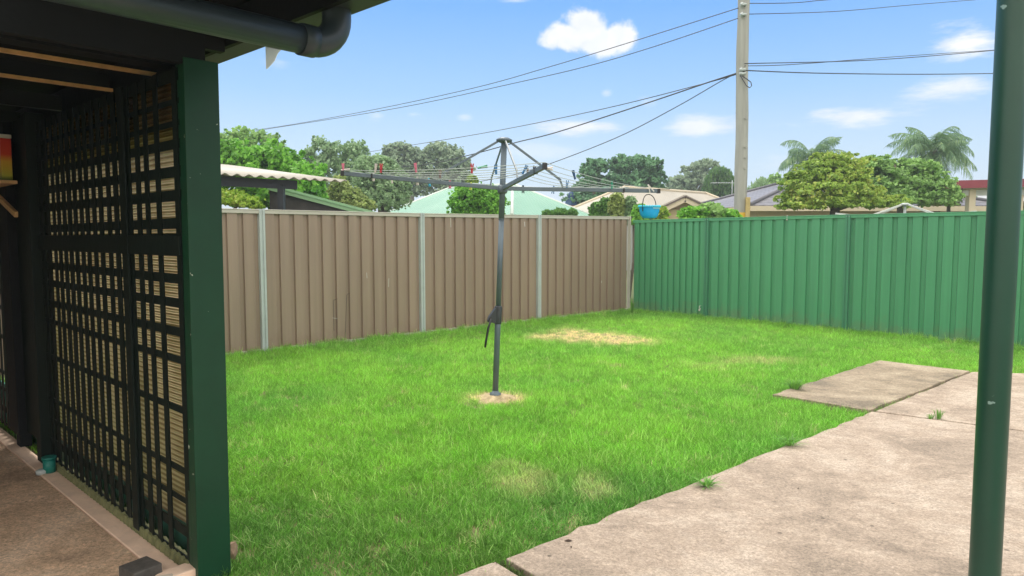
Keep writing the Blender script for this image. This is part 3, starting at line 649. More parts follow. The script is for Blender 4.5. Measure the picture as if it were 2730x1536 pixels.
# downpipe from gutter under the eave
dp = empty('downpipe', W(-.9, -.19, 2.13), 'dark round downpipe bending under the eaves gutter', 'downpipe')
zc = 2.128; r = .05; c0 = -.262
arc = [W(-.9, c0+.12-.12*math.cos(a)*1.0, 0) for a in (0,)]
path = []
for i in range(9):
    a = PI/2*i/8; path.append(W(-.9, (c0+.10)-.10*math.sin(PI/2-a) , zc+.10-.10*math.sin(a)))
mb = MB(); mb.tube([W(-.9, c0, GZ+.003)]+path[0:1]+path[1:]+[W(-.9, c0+.13, zc)], .0515, 20, cap=False); mb.build('elbow', M['pipe_paint'], dp)
mb = MB(); mb.tube([W(-.9, c0+.11, zc), W(-.9, 2.6, zc)], .049, 20); mb.build('pipe', M['pipe_paint'], dp)
mb = MB(); mb.tube([W(-.9, c0+.095, zc), W(-.9, c0+.15, zc)], .0545, 20); mb.build('socket', M['pipe_paint'], dp)

# round post on the right
pb = gnd(2475*K, 1449*K)      # helper for sight line only
X1, Y1 = 1.527, 2.2
rp_ = empty('round_post', (X1, Y1, 0), 'dark green round steel post with chipped paint on the concrete patio', 'post')
mb = MB(); mb.tube([(X1, Y1, z) for z in np.linspace(-.0, 2.62, 14)], .0445, 28); mb.build('tube', M['round_green_paint'], rp_)
mb = MB(); mb.box((X1, Y1, .006), (.16, .16, .012)); mb.build('base_plate', M['round_green_paint'], rp_, bevel=.002)

# colourful tub on a shelf, brace, bottom-left bricks
q0 = hitp(-25*K, 360*K, W(2.62, .07, 0), W(2.62, .07, 0)+D); q1 = hitp(34*K, 455*K, W(2.62, .07, 0), W(2.62, .07, 0)+D)
s0_, s1_ = (q0-P0).dot(D), (q1-P0).dot(D); zt, zb = q0.z, q1.z
bx = empty('packet', W(s1_, .1, zb), 'red and yellow packet with a white top on a small shelf inside the shed', 'packet')
pm = bpy.data.materials.new('packet_print'); pm.use_nodes = True; nt = pm.node_tree; b = nt.nodes['Principled BSDF']; b.inputs['Roughness'].default_value = .4
t = N(nt, 'ShaderNodeTexCoord'); sx = N(nt, 'ShaderNodeSeparateXYZ'); nt.links.new(t.outputs['Generated'], sx.inputs[0]); rr = N(nt, 'ShaderNodeValToRGB'); nt.links.new(sx.outputs[2], rr.inputs[0])
ramp(rr, [(0, (.05, .12, .02)), (.12, (.55, .5, .04)), (.45, (.75, .40, .03)), (.62, (.75, .07, .02)), (.95, (.7, .04, .02))]); nt.links.new(rr.outputs[0], b.inputs['Base Color'])
mb = MB(); lbar(mb, s1_, s1_+.35, .072, .13, zb, zt-.025); mb.build('carton', pm, bx, bevel=.004)
mb = MB(); lbar(mb, s1_-.004, s1_+.354, .070, .132, zt-.024, zt); mb.build('lid', M['white_plastic'], bx, bevel=.004)
mb = MB(); lbar(mb, s1_-.06, s1_+.45, .062, .17, zb-.022, zb-.001); tag(mb.build('shelf', M['tan_timber'], bevel=.002), 'narrow timber shelf on the dark post carrying the red packet', 'shelf')
a = hitp(-12*K, 488*K, W(2.6, .1, 0), W(2.6, .1, 0)+D); b_ = hitp(41*K, 540*K, W(2.6, .1, 0), W(2.6, .1, 0)+D)
mb = MB(); mb.bar(a, b_, .02, .035); tag(mb.build('timber_brace', M['tan_timber'], bevel=.002), 'short diagonal timber brace fixed at the far end of the lattice', 'brace')
s3 = 680/1681
def c3(x, y, z=0): return gnd(x*s3, 950+y*s3, z)
def block(name, x, y, z, L, Wd, H, mt, label, cat='brick', rz=None, group=None):
    p = c3(x, y, z+H); mb = MB(); rz = math.atan2(D.y, D.x) if rz is None else rz
    o = empty(name, (p.x, p.y, z), label, cat, group, rz)
    Mx = world_of(o); mb.box((0, 0, H/2), (L, Wd, H), Mx); ob = mb.build('body', mt, o, bevel=.004); return o
def single(name, x, y, z, L, Wd, H, mt, label, cat, rz):
    p = c3(x, y, z+H); o_m = Matrix.Translation((p.x, p.y, z)) @ Matrix.Rotation(rz, 4, 'Z'); mb = MB(); mb.box((0, 0, H/2), (L, Wd, H)); 
    ob = mb.build(name, mt, None, bevel=.005); ob.matrix_world = o_m; return tag(ob, label, cat)
az = math.atan2(NN.y, NN.x)
single('brick', 925, 1372, 0, .12, .125, .075, M['dark_brick'], 'dark grey brick on the floor beside the concrete strip', 'brick', az+.15)
single('brick', 960, 1490, 0, .19, .10, .06, M['paver'], 'cream paver brick in front of the dark brick', 'brick', az-.45)
single('post_plinth', 1165, 1410, 0, .16, .09, .035, M['floor_strip'], 'pale mortar plinth at the foot of the corner post', 'plinth', az)
# teal pipe stub
p = gnd(125*K, 1189*K); mb = MB(); mb.tube([(p.x, p.y, 0), (p.x, p.y, .085)], .034, 16); mb.tube([(p.x, p.y, .085), (p.x, p.y, .10)], .04, 16)
tag(mb.build('pipe_stub', M['teal']), 'short teal pipe stub standing where lattice meets floor', 'pipe')
p = gnd(106*K, 1192*K); mb = MB(); mb.tube([(p.x, p.y, .0), (p.x, p.y, .022), (p.x, p.y, .03)], [.032, .034, .018], 14)
tag(mb.build('tie_down', M['grey_steel']), 'small grey round fitting beside the teal pipe stub', 'fitting')
mb = MB(); lbar(mb, 2.76, 4.0, -.075, -.06, .0, .30); tag(mb.build('teal_board', M['teal']), 'teal board low behind the far end of the lattice', 'board')
# broken stone by the post
p = gnd(583*K, 1392*K); rk = random.Random(2); mb = MB()
import bmesh
bm_ = bmesh.new(); bmesh.ops.create_icosphere(bm_, subdivisions=2, radius=1)
for v in bm_.verts: v.co = Vector((v.co.x*.03, v.co.y*.035, v.co.z*.045))*(1+.35*mnoise.noise(v.co*1.7))
me = bpy.data.meshes.new('stone'); bm_.to_mesh(me); me.materials.append(mat('stone_tan', (.30, .20, .13), .9, var=.2, vscale=20)); ob = bpy.data.objects.new('stone', me); COL.objects.link(ob); ob.location = (p.x, p.y, .01)
tag(ob, 'small tan stone in the grass against the corner post', 'stone')

# ------------------------------------------------------------------ rotary clothes hoist
BASE = Vector((-.154, 6.403, -.05)); HUP = Vector((.03624, .01641, .99921)).normalized()
HX = Vector((.99934, 0, -.03625)); HY = HUP.cross(HX).normalized()
PHI, HL, SL = .22517, 1.42206, .0383
HUB = Vector((-.0859, 6.4338, 1.8774)); CAP = Vector((-.0698, 6.4411, 2.3213))
hs = empty('clothes_hoist', (BASE.x, BASE.y, 0), 'grey rotary clothes hoist standing in the middle of the lawn', 'clothes hoist')
def H_(h): return Vector((-.154, 6.403, 0))+HUP*h
mb = MB(); mb.tube([H_(-.06), H_(.60), H_(.74)], .0272, 20); mb.build('lower_tube', M['hoist'], hs)
mb = MB(); mb.tube([H_(-.05), H_(.004), H_(.010), H_(.028)], [.052, .052, .034, .0295], 20); mb.build('ground_collar', M['hoist'], hs)
mb = MB(); mb.tube([H_(.79), H_(1.6)], .0235, 20); mb.tube([H_(1.597), H_(1.605)], .027, 20); mb.build('middle_tube', M['hoist'], hs)
mb = MB(); mb.tube([H_(1.6), CAP-HUP*.03], .0265, 20); mb.build('upper_tube', M['hoist'], hs)
gear = MB(); gear.tube([H_(.645), H_(.66), H_(.80), H_(.81)], [.031, .034, .034, .03], 20)
ga = Vector((-1, -.35, 0)).normalized()
def GP(a, h, t): return H_(h)+ga*a+ga.cross(UP)*t
prof = [(.0, .815), (.028, .80), (.085, .72), (.10, .685), (.095, .665), (.06, .66), (.03, .65), (0, .65)]
n = len(gear.v)
for t in (-.024, .024): gear.v += [tuple(GP(a, h, t)) for a, h in prof]
m_ = len(prof); gear.f += [tuple(n+i for i in range(m_)), tuple(n+m_+i for i in reversed(range(m_)))]; gear.sm += [False]*2
for i in range(m_): gear.f.append((n+i, n+m_+i, n+m_+(i+1) % m_, n+(i+1) % m_)); gear.sm.append(False)
go_ = gear.build('gearbox', M['hoist_dark'], hs, bevel=.003)
mb = MB()
for hh in (.775, .69): mb = MB(); mb.tube([GP(.01, hh, -.036), GP(.01, hh, -.030)], .008, 10); mb.build('bolt', M['black_plastic'], go_)
mb = MB(); mb.tube([GP(.078, .70, -.03), GP(.078, .70, .03)], .013, 12); mb.tube([GP(.075, .70, -.036), GP(.10, .62, -.036), GP(.118, .50, -.036), GP(.125, .44, -.036)], [.009, .010, .011, .010], 12); mb.build('crank_handle', M['black_plastic'], hs)
mb = MB(); mb.tube([HUB-HUP*.045, HUB-HUP*.03, HUB+HUP*.02, HUB+HUP*.03], [.036, .046, .046, .036], 20)
mb.build('hub', M['hoist'], hs)
mb = MB(); mb.tube([CAP-HUP*.035, CAP-HUP*.02, CAP-HUP*.008, CAP+HUP*.012], [.035, .075, .078, .04], 8)
mb.build('cap', M['hoist'], hs)
arms = []
for k, ang in enumerate((PHI+PI, PHI-PI/2, PHI, PHI+PI/2)):
    dv = HX*math.cos(ang)+HY*math.sin(ang)+HUP*(SL+(.055 if k == 3 else 0)); arms.append(dv)
    ext = 1.075 if k == 2 else 1.0
    mb = MB(); mb.bar(HUB+dv*.03, HUB+dv*HL*ext, .024, .036); am = mb.build('arm', M['hoist'], hs, bevel=.003)
    mb = MB()
    if k == 2: mb.bar(HUB+dv*HL*1.0+HUP*.019, HUB+dv*HL*1.15+HUP*.019, .016, .004)
    mb.box((0, 0, 0), (.03, .03, .044), Matrix.Translation(HUB+dv*HL*(ext-.005)) @ dv.to_track_quat('X', 'Z').to_matrix().to_4x4())
    mb.build('end_clip', M['black_plastic'], am); mb = MB()
    mb.box((0, 0, 0), (.014, .03, .042), Matrix.Translation(HUB+dv*HL*.82) @ dv.to_track_quat('X', 'Z').to_matrix().to_4x4())
    mb.build('line_clip', M['black_plastic'], am)
    foot = HUB+dv*(HL*.40)+HUP*.02; knee = HUB+dv*(HL*.385)+HUP*.085
    top = CAP-HUP*.02+(HX*math.cos(ang)+HY*math.sin(ang))*.05
    mb = MB(); mb.bar(top, knee, .012, .020); mb.bar(knee+(top-knee).normalized()*.012, foot, .010, .017); mb.build('strut', M['hoist'] if k != 1 else M['hoist_light'], hs, bevel=.002)
LSEG = []
for fr in (1.0, .87, .76, .66, .55, .45):
    mb = MB()
    for k in range(4):
        a = HUB+arms[k]*HL*fr*(.99)+HUP*.028; b = HUB+arms[(k+1) % 4]*HL*fr*.99+HUP*.028
        sag = .012+.012*fr; pts = [a.lerp(b, t)-UP*(sag*4*t*(1-t)) for t in np.linspace(0, 1, 9)]
        mb.tube(pts, .0026, 5); LSEG.append(pts)
    mb.build('clothes_line', M['line'], hs)
mb = MB(); rnd = random.Random(12); rings_ = 6; sgm = 28; cx_, cy_ = -.154, 6.40; n0 = len(mb.v)
for i in range(rings_+1):
    for k in range(sgm):
        a_ = 2*PI*k/sgm; r_ = .215*i/rings_*(1+.12*math.sin(3*a_+1)+.06*math.sin(7*a_)); mb.v.append((cx_+r_*math.cos(a_), cy_+r_*math.sin(a_), -.008-.045*(i/rings_)**2.2+(rnd.uniform(-.004, .004) if 0 < i < rings_ else 0)))
for i in range(rings_):
    for k in range(sgm): a_ = n0+i*sgm+k; b_2 = n0+i*sgm+(k+1) % sgm; mb.f.append((a_, b_2, b_2+sgm, a_+sgm)); mb.sm.append(True)
tag(mb.build('soil', mat('straw_soil', (.30, .23, .12), .95, col2=(.60, .48, .28), vscale=22, bump=1, bscale=90)), kind='structure')
# pegs
def pegmat(name, c): return mat(name, c, .4, var=.12, vscale=30)
PM = {'pink': pegmat('peg_pink', (.62, .17, .24)), 'red': pegmat('peg_red', (.50, .035, .05)), 'blue': pegmat('peg_blue', (.03, .16, .36)), 'light blue': pegmat('peg_light_blue', (.03, .38, .58)),
      'white': pegmat('peg_white', (.60, .54, .48)), 'green': pegmat('peg_green', (.03, .30, .18)), 'yellow': pegmat('peg_yellow', (.55, .60, .10)), 'black': pegmat('peg_black', (.02, .03, .04)), 'brown': pegmat('peg_brown', (.22, .16, .14)), 'navy': pegmat('peg_navy', (.012, .06, .16))}
def peg_mesh(c):
    mb = MB()
    for sx_ in (-1, 1):
        mb.bar((sx_*.0035, 0, -.018), (sx_*.005, 0, .018), .0055, .011, up=(0, 1, 0)); mb.bar((sx_*.005, 0, .018), (sx_*.011, 0, .058), .0055, .011, up=(0, 1, 0))
    mb.tube([(-.010, 0, .016), (.010, 0, .016)], .0042, 8)
    o = mb.build('clothes_peg', PM[c]); return o
PEGPROTO = {}
PEGS = [(903,441,'pink',0,'pink peg at the outer tip of the left hoist arm'), (1005,447,'white',.12,'off white peg upright on the lines near the left arm tip'), (1015,452,'red',.05,'dark red peg just right of the off white peg'),
        (1106,448,'pink',-.1,'bright pink peg upright on the outer line left of the pole'), (1173,460,'brown',0,'brown peg on the middle line under the left strut'), (1143,497,'light blue',PI-.15,'light blue peg hanging below the left arm'),
        (1199,502,'pink',PI,'pink peg hanging below the left arm nearer the pole'), (1262,452,'red',.05,'red peg on the line left of the pole beneath the left strut'), (1280,443,'green',1.4,'green peg lying sideways on the line beside the red peg'),
        (1326,447,'blue',-.05,'blue peg upright immediately left of the pole top'), (1396,447,'blue',.5,'blue peg tilted to the right just right of the pole'), (1255,513,'yellow',PI+.1,'yellow green peg hanging below the left arm near the hub'),
        (1393,515,'black',PI,'black peg hanging open below the hub on the right'), (1409,457,'brown',0,'brown peg upright on the lines behind the near arm'), (1421,457,'black',.2,'small black peg beside the brown one on the near arm'),
        (1533,467,'navy',-.25,'dark blue peg upright on the outer line beyond the near arm tip'), (1509,490,'blue',.1,'blue peg on the inner line above the right arm'), (1476,520,'blue',PI+.15,'blue peg hanging below the right arm near the chimney'),
        (1630,491,'green',0,'green peg upright on the line over the right arm'), (1610,504,'green',1.45,'green peg lying flat on the right arm'), (1585,514,'brown',PI,'brown peg hanging below the right arm'),
        (1113,483,'white',PI,'white peg hanging under the middle of the left arm'), (1045,481,'white',PI,'white peg hanging under the outer left arm'), (1001,478,'white',PI,'white peg stub under the outer left arm nearest its tip'), (896,447,'white',1.5,'white peg lying sideways at the left arm tip'), (1450,448,'white',1.55,'white peg lying across the end of the near arm')]
for (u, v, c, tilt, lab) in PEGS:
    best = None
    for pts in LSEG:
        for a, b in zip(pts[:-1], pts[1:]):
            for t in (0, .25, .5, .75):
                q = a.lerp(b, t); pu, pv = proj(q); tgt = v+8 if abs(tilt) < 1 else (v-8 if tilt > 2 else v)
                e = abs(pu-u)*1.5+abs(pv-tgt)
                if best is None or e < best[0]: best = (e, q, (b-a).normalized())
    _, q, dv = best
    if c not in PEGPROTO: o = peg_mesh(c); PEGPROTO[c] = o
    else: o = PEGPROTO[c].copy(); COL.objects.link(o)
    yaw = math.atan2(dv.y, dv.x)+(PI/2)*0+random.uniform(-.3, .3)
    o.matrix_world = Matrix.Translation(q) @ Matrix.Rotation(tilt, 4, 'Y') @ Matrix.Rotation(yaw, 4, 'Z')
    tag(o, lab, 'clothes peg', 'pegs clipped on the hoist lines')

# blue peg basket hanging from the right arm
bk_c = HUB+arms[2]*HL*1.0; bz = 1.735
bkx, bky = bk_c.x+.005, bk_c.y-.02
bk = empty('peg_basket', (bkx, bky, bz-.12), 'bright blue plastic peg basket with scalloped rim hanging from the hoist', 'basket')
M['blue_plastic'] = mat('blue_plastic', (.0, .38, .78), .45, var=.12, vscale=12, bump=.1, bscale=70)
M['blue_rim'] = mat('blue_rim', (.05, .60, .82), .5)
rings = [(.052, 0), (.066, .008), (.082, .03), (.092, .065), (.097, .10), (.1, .115), (.094, .114), (.088, .065), (.06, .014), (.0001, .010)]
mb = MB(); sg = 36; n0 = len(mb.v)
for r_, z_ in rings:
    for k in range(sg): a = 2*PI*k/sg; mb.v.append((bkx+r_*math.cos(a)*1.0, bky+r_*math.sin(a)*.8, bz-.12+z_))
for i in range(len(rings)-1):
    for k in range(sg): a = n0+i*sg+k; b = n0+i*sg+(k+1) % sg; mb.f.append((a, b, b+sg, a+sg)); mb.sm.append(True)
mb.f.append(tuple(n0+k for k in reversed(range(sg)))); mb.sm.append(False)
mb.build('bowl', M['blue_plastic'], bk)
mb = MB()
for k in range(30):
    a = 2*PI*k/30; c = Vector((bkx+.1*math.cos(a), bky+.08*math.sin(a), bz-.004)); mb.tube([c-UP*.012, c, c+UP*.009], [.009, .009, .003], 6)
mb.build('scalloped_rim', M['blue_rim'], bk)
mb = MB()
for k in range(7):      # pale moulded rosettes on the front of the rim
    a = -PI/2+.25+k*.12; c = Vector((bkx+.102*math.cos(a), bky+.082*math.sin(a), bz-.024)); nrm = Vector((math.cos(a), math.sin(a), 0)); t_ = Vector((-math.sin(a), math.cos(a), 0))
    for j in range(8): b1 = 2*PI*j/8; b2 = 2*PI*(j+1)/8; mb.bar(c+(t_*math.cos(b1)+UP*math.sin(b1))*.0048, c+(t_*math.cos(b2)+UP*math.sin(b2))*.0048, .003, .003)
mb.build('rosette_band', mat('pale_blue', (.35, .72, .8), .5), bk)
ap = Vector((bkx-.012, bky, bk_c.z-.035))
for sx_ in (-1, 1):
    mb = MB(); e = Vector((bkx+sx_*.062-.012, bky-.06, bz+.0)); pts = []
    for t_ in np.linspace(0, 1, 10):
        pts.append(Vector((ap.x+(e.x-ap.x)*math.sin(t_*PI/2)**.9, ap.y+(e.y-ap.y)*t_, ap.z+(e.z-ap.z)*(1-math.cos(t_*PI/2)) if t_ > 0 else ap.z)))
    if sx_ < 0: pts.append(e-UP*.055)
    mb.tube(pts, .0042, 8); mb.build('handle', M['black_plastic'], bk)
mb = MB(); a0 = Vector((ap.x-.004, bky-.012, bk_c.z+.055)); mb.bar(a0, a0+Vector((.055, -.004, -.062)), .008, .010); mb.bar(a0, a0+Vector((.018, -.004, -.078)), .008, .009)
mb.tube([a0+UP*.004, a0-UP*.012], .007, 8)
mb.build('clip', M['white_plastic'], bk)

# ------------------------------------------------------------------ utility pole and wires
PY = 19.0
pb_ = atY(1863*K, 540*K, PY); pt = atY(1870*K, 0, PY)
up_ = (pt-pb_).normalized(); pbase = pb_-up_*((pb_.z+.1)/up_.z); ptop = pbase+up_*9.6
ut = empty('utility_pole', (pbase.x, pbase.y, 0), 'tall weathered grey utility pole behind the green fence', 'utility pole')
mb = MB(); pts = []; rs = []
for i in range(25):
    t_ = i/24; w = Vector((.012*math.sin(t_*17), .012*math.cos(t_*13), 0)); pts.append(pbase.lerp(ptop, t_)+w); rs.append(.178-.035*t_+.004*math.sin(t_*40))
mb.tube(pts, rs, 14); mb.build('shaft', M['pole_wood'], ut)
def onpole(v): 
    a = atY(1868*K, v*K, PY); t_ = (a.z-pbase.z)/(ptop.z-pbase.z); return pbase.lerp(ptop, t_)+Vector((0, -.17, 0))
for v in (18, 43, 180, 190):
    mb = MB(); c = onpole(v)+Vector((-.08, 0, 0)); mb.tube([c+Vector((0, .06, 0)), c-Vector((0, .09, 0))], [.03, .03], 8); mb.tube([c+Vector((-.07, -.05, 0)), c+Vector((.09, -.05, .0))], .035, 10); mb.tube([c+UP*.07, c-UP*.07], .022, 8)
    mb.build('insulator', M['grey_steel'], ut)
for v in (372, 398, 425, 300): mb = MB(); c = onpole(v)+Vector((.05, .02, 0)); mb.tube([c, c+Vector((0, -.04, 0))], .03, 8); mb.build('bolt', M['pole_wood'], ut)
c = onpole(535); y0 = c+Vector((.12, -.03, 0))
M['yellow_timber'] = mat('yellow_timber', (.55, .42, .17), .7, var=.2, vscale=6)
M['yellow_tag'] = mat('yellow_tag', (.75, .47, .04), .5, var=.1)
mb = MB(); mb.box((y0.x, y0.y, y0.z-.6), (.11, .08, 2.0)); tag(mb.build('stake', M['yellow_timber'], bevel=.008), 'yellowish timber stake fixed against the foot of the utility pole', 'stake')
mb = MB()
for i in range(10):
    a0_, a1_ = -PI+.2+i*.27, -PI+.2+(i+1)*.27; cc = c+Vector((0, .17, 0))
    mb.quad([(cc.x+.186*math.cos(a0_), cc.y+.186*math.sin(a0_), cc.z-.19), (cc.x+.186*math.cos(a1_), cc.y+.186*math.sin(a1_), cc.z-.19), (cc.x+.186*math.cos(a1_), cc.y+.186*math.sin(a1_), cc.z+.0), (cc.x+.186*math.cos(a0_), cc.y+.186*math.sin(a0_), cc.z+.0)])
mb.build('band', M['yellow_tag'], ut)
pc = pbase.xy
def wire(pts, endY, r, lab):
    """wire hung in the vertical plane from the pole to a far end"""
    u1, v1 = pts[-1]; far = atY(u1*K, v1*K, endY); A = Vector((pc.x, pc.y-.2, 0)); B = Vector((far.x, far.y, 0))
    P = [hitp(u*K, v*K, A, B) for u, v in pts[1:]]; P = [onpole(pts[0][1])] + P
    # smooth through the points
    out = []
    for i in range(len(P)-1):
        p0, p1, p2, p3 = P[max(i-1, 0)], P[i], P[i+1], P[min(i+2, len(P)-1)]
        for t_ in np.linspace(0, 1, 7)[:-1]:
            t2, t3 = t_*t_, t_**3; out.append(.5*((2*p1)+(p2-p0)*t_+(2*p0-5*p1+4*p2-p3)*t2+(3*p1-p0-3*p2+p3)*t3))
    out.append(P[-1]); mb = MB(); mb.tube(out, r, 6); return tag(mb.build('power_line', M['wire']), lab, 'power line', 'wires strung from the utility pole')
wire([(1858,20),(1590,105),(1380,169),(1190,222),(930,278),(700,319),(560,336)], 42, .0115, 'upper of two long wires from the pole top to the left')
wire([(1858,45),(1650,116),(1480,166),(1300,208),(1000,272),(690,322),(540,346)], 42, .0115, 'lower of two long wires from the pole top to the left')
wire([(1858,184),(1780,208),(1500,278),(1200,338),(930,382),(800,405)], 46, .012, 'thin grey wire from the middle of the pole to the gum trees on the left')
wire([(1858,182),(1780,208),(1620,262),(1400,333),(1300,358),(1190,388),(1080,413),(960,424)], 33, .018, 'thick black service cable drooping left behind the hoist cap')
wire([(1858,180),(1820,201),(1700,270),(1550,347),(1370,417),(1290,440),(1180,462)], 27, .012, 'steep service wire running down to the mint green roof')
wire([(1884,14),(2000,7),(2140,-4),(2500,-20)], 30, .011, 'uppermost wire leaving the pole top to the right')
wire([(1884,41),(2100,29),(2300,12),(2500,-4)], 30, .011, 'second wire leaving the pole top to the right')
wire([(1884,164),(2200,151),(2500,127),(2640,112)], 27, .013, 'upper mid wire running right to the round post')
wire([(1884,170),(2000,162),(2250,143),(2500,126),(2640,116)], 34, .011, 'thin wire crossing the upper mid wire right of the pole')
wire([(1884,181),(2050,184),(2300,187),(2500,185),(2640,182)], 27, .015, 'lowest level wire running right from the pole')
lp = [(1862,190),(1868,200),(1878,216),(1886,221),(1891,216),(1889,207),(1880,200),(1868,192)]
mb = MB(); mb.tube([atY(u*K, v*K, PY-.24) for u, v in lp], .012, 6); mb.build('cable_loop', M['wire'], ut)

# ------------------------------------------------------------------ houses and roofs behind
BD = Vector((.74, .6726, 0)); LD = Vector((-.7322, .6811, 0))
def roofmat(name, c1, c2, kind='corr', scale=1.0):
    m = bpy.data.materials.new(name); m.use_nodes = True; nt = m.node_tree; b = nt.nodes['Principled BSDF']; b.inputs['Roughness'].default_value = .5
    uv = N(nt, 'ShaderNodeUVMap'); sx = N(nt, 'ShaderNodeSeparateXYZ'); nt.links.new(uv.outputs[0], sx.inputs[0])
    def wave(sock, f, ph=None):
        a = N(nt, 'ShaderNodeMath', operation='MULTIPLY'); a.inputs[1].default_value = f*2*PI; nt.links.new(sock, a.inputs[0]); s = N(nt, 'ShaderNodeMath', operation='SINE'); nt.links.new(a.outputs[0], s.inputs[0]); return s.outputs[0]
    t = N(nt, 'ShaderNodeTexCoord'); n1 = N(nt, 'ShaderNodeTexNoise'); n1.inputs['Scale'].default_value = .8; n1.inputs['Detail'].default_value = 6; nt.links.new(t.outputs['Object'], n1.inputs['Vector'])
    r = N(nt, 'ShaderNodeValToRGB'); ramp(r, [(.3, c1), (.7, c2)]); nt.links.new(n1.outputs[0], r.inputs[0])
    bp = N(nt, 'ShaderNodeBump'); bp.inputs['Strength'].default_value = 1; bp.inputs['Distance'].default_value = .02
    if kind == 'corr':
        w = wave(sx.outputs[0], 1/.19); nt.links.new(w, bp.inputs['Height']); nt.links.new(r.outputs[0], b.inputs['Base Color'])
    else:
        # tile courses: v saw-tooth with a scalloped edge
        w = wave(sx.outputs[0], 1/.30); sc_ = N(nt, 'ShaderNodeMath', operation='MULTIPLY_ADD'); sc_.inputs[1].default_value = .035; nt.links.new(w, sc_.inputs[0]); nt.links.new(sx.outputs[1], sc_.inputs[2])
        dv = N(nt, 'ShaderNodeMath', operation='DIVIDE'); dv.inputs[1].default_value = .33; nt.links.new(sc_.outputs[0], dv.inputs[0]); fr = N(nt, 'ShaderNodeMath', operation='FRACT'); nt.links.new(dv.outputs[0], fr.inputs[0])
        mr = N(nt, 'ShaderNodeMapRange'); mr.inputs[1].default_value = .0; mr.inputs[2].default_value = .25; mr.inputs[3].default_value = .28; mr.inputs[4].default_value = 1; nt.links.new(fr.outputs[0], mr.inputs[0])
        y = N(nt, 'ShaderNodeVectorMath', operation='SCALE'); nt.links.new(r.outputs[0], y.inputs[0]); nt.links.new(mr.outputs[0], y.inputs['Scale']); nt.links.new(y.outputs[0], b.inputs['Base Color'])
        ad = N(nt, 'ShaderNodeMath', operation='MULTIPLY_ADD'); ad.inputs[1].default_value = .5; nt.links.new(w, ad.inputs[0]); iv = N(nt, 'ShaderNodeMath', operation='MULTIPLY'); iv.inputs[1].default_value = -1.5; nt.links.new(fr.outputs[0], iv.inputs[0]); nt.links.new(iv.outputs[0], ad.inputs[2]); nt.links.new(ad.outputs[0], bp.inputs['Height'])
    nt.links.new(bp.outputs[0], b.inputs['Normal']); return m
def roof_faces(name, faces, mt, parent):
    """each face: list of points, first edge is the eave; sets uv (along eave, up slope)"""
    me = bpy.data.meshes.new(name); vs = []; fs = []; uvs = []
    Wi = world_of(parent).inverted()
    for f in faces:
        n = len(vs); vs += [tuple(Wi @ Vector(p)) for p in f]; fs.append(tuple(range(n, n+len(f))))
        o_ = Vector(f[0]); e = (Vector(f[1])-o_).normalized(); nr = e.cross(Vector(f[2])-o_).normalized(); u2 = nr.cross(e)
        uvs += [((Vector(p)-o_).dot(e), (Vector(p)-o_).dot(u2)) for p in f]
    me.from_pydata(vs, [], fs); ul = me.uv_layers.new(name='uv')
    for i, l in enumerate(me.loops): ul.data[i].uv = uvs[l.vertex_index]
    me.materials.append(mt); o = bpy.data.objects.new(name, me); COL.objects.link(o); o.parent = parent
    sd_ = o.modifiers.new('thick', 'SOLIDIFY'); sd_.thickness = .05; sd_.offset = -1
    return o
def hip_house(name, label, c0, d1, L1, d2, L2, zw, rise, mroof, mwall, mcap, over=.45, capr=.07):
    """rectangular house, near corner c0; ridge runs along d1 when L1>L2 (else along d2)"""
    t = empty(name, (c0.x, c0.y, -.06), label, 'house')
    if L1 < L2: d1, d2, L1, L2 = d2, d1, L2, L1
    c0 = Vector((c0.x, c0.y, 0)); h = L2/2
    a = c0; b = c0+d1*L1; c = c0+d1*L1+d2*L2; d = c0+d2*L2
    Z = lambda p, z: Vector((p.x, p.y, z))
    r0 = Z(c0+d1*h+d2*h, zw+rise); r1 = Z(c0+d1*(L1-h)+d2*h, zw+rise)
    a_, b_, c_, d_ = [Z(p, zw) for p in (a, b, c, d)]
    fs = [[a_, b_, r1, r0], [b_, c_, r1], [c_, d_, r0, r1], [d_, a_, r0]]
    roof_faces('roof', fs, mroof, t)
    mb = MB()
    for p, q in ((a_, r0), (b_, r1), (c_, r1), (d_, r0), (r0, r1)): mb.tube([p+UP*.03, q+UP*.03], capr, 6)
    mb.build('ridge_cap', mcap, t)
    mb = MB()
    for p, q in ((a_, b_), (b_, c_), (c_, d_), (d_, a_)): mb.bar(p-UP*.1, q-UP*.1, .10, .16)
    mb.build('gutter', M['cream_paint'] if mcap is not M['dark_frame'] else M['dark_frame'], t)
    ins = [c0+(d1+d2)*over, b+(-d1+d2)*over, c+(-d1-d2)*over, d+(d1-d2)*over]
    mb = MB(); mb.prism([p.xy for p in ins], -.06, zw-.08); mb.build('wall', mwall, t)
    return t
RM_mint = roofmat('mint_roof', (.19, .40, .29), (.25, .46, .35))
RM_cream = roofmat('cream_roof', (.42, .38, .31), (.48, .44, .36))
RM_grey = roofmat('grey_tiles', (.15, .145, .165), (.21, .205, .225), 'tile')
RM_white = roofmat('pale_roof', (.45, .42, .36), (.52, .49, .42))
M['ridge_white'] = mat('ridge_white', (.66, .74, .68), .5)
hip_house('mint_house', 'low house with mint green metal hip roof and white ridge caps', Vector((0.0, 28.0)), LD, 9.2, BD, 5.0, 2.25, 1.45, RM_mint, M['cream_wall'], M['ridge_white'])
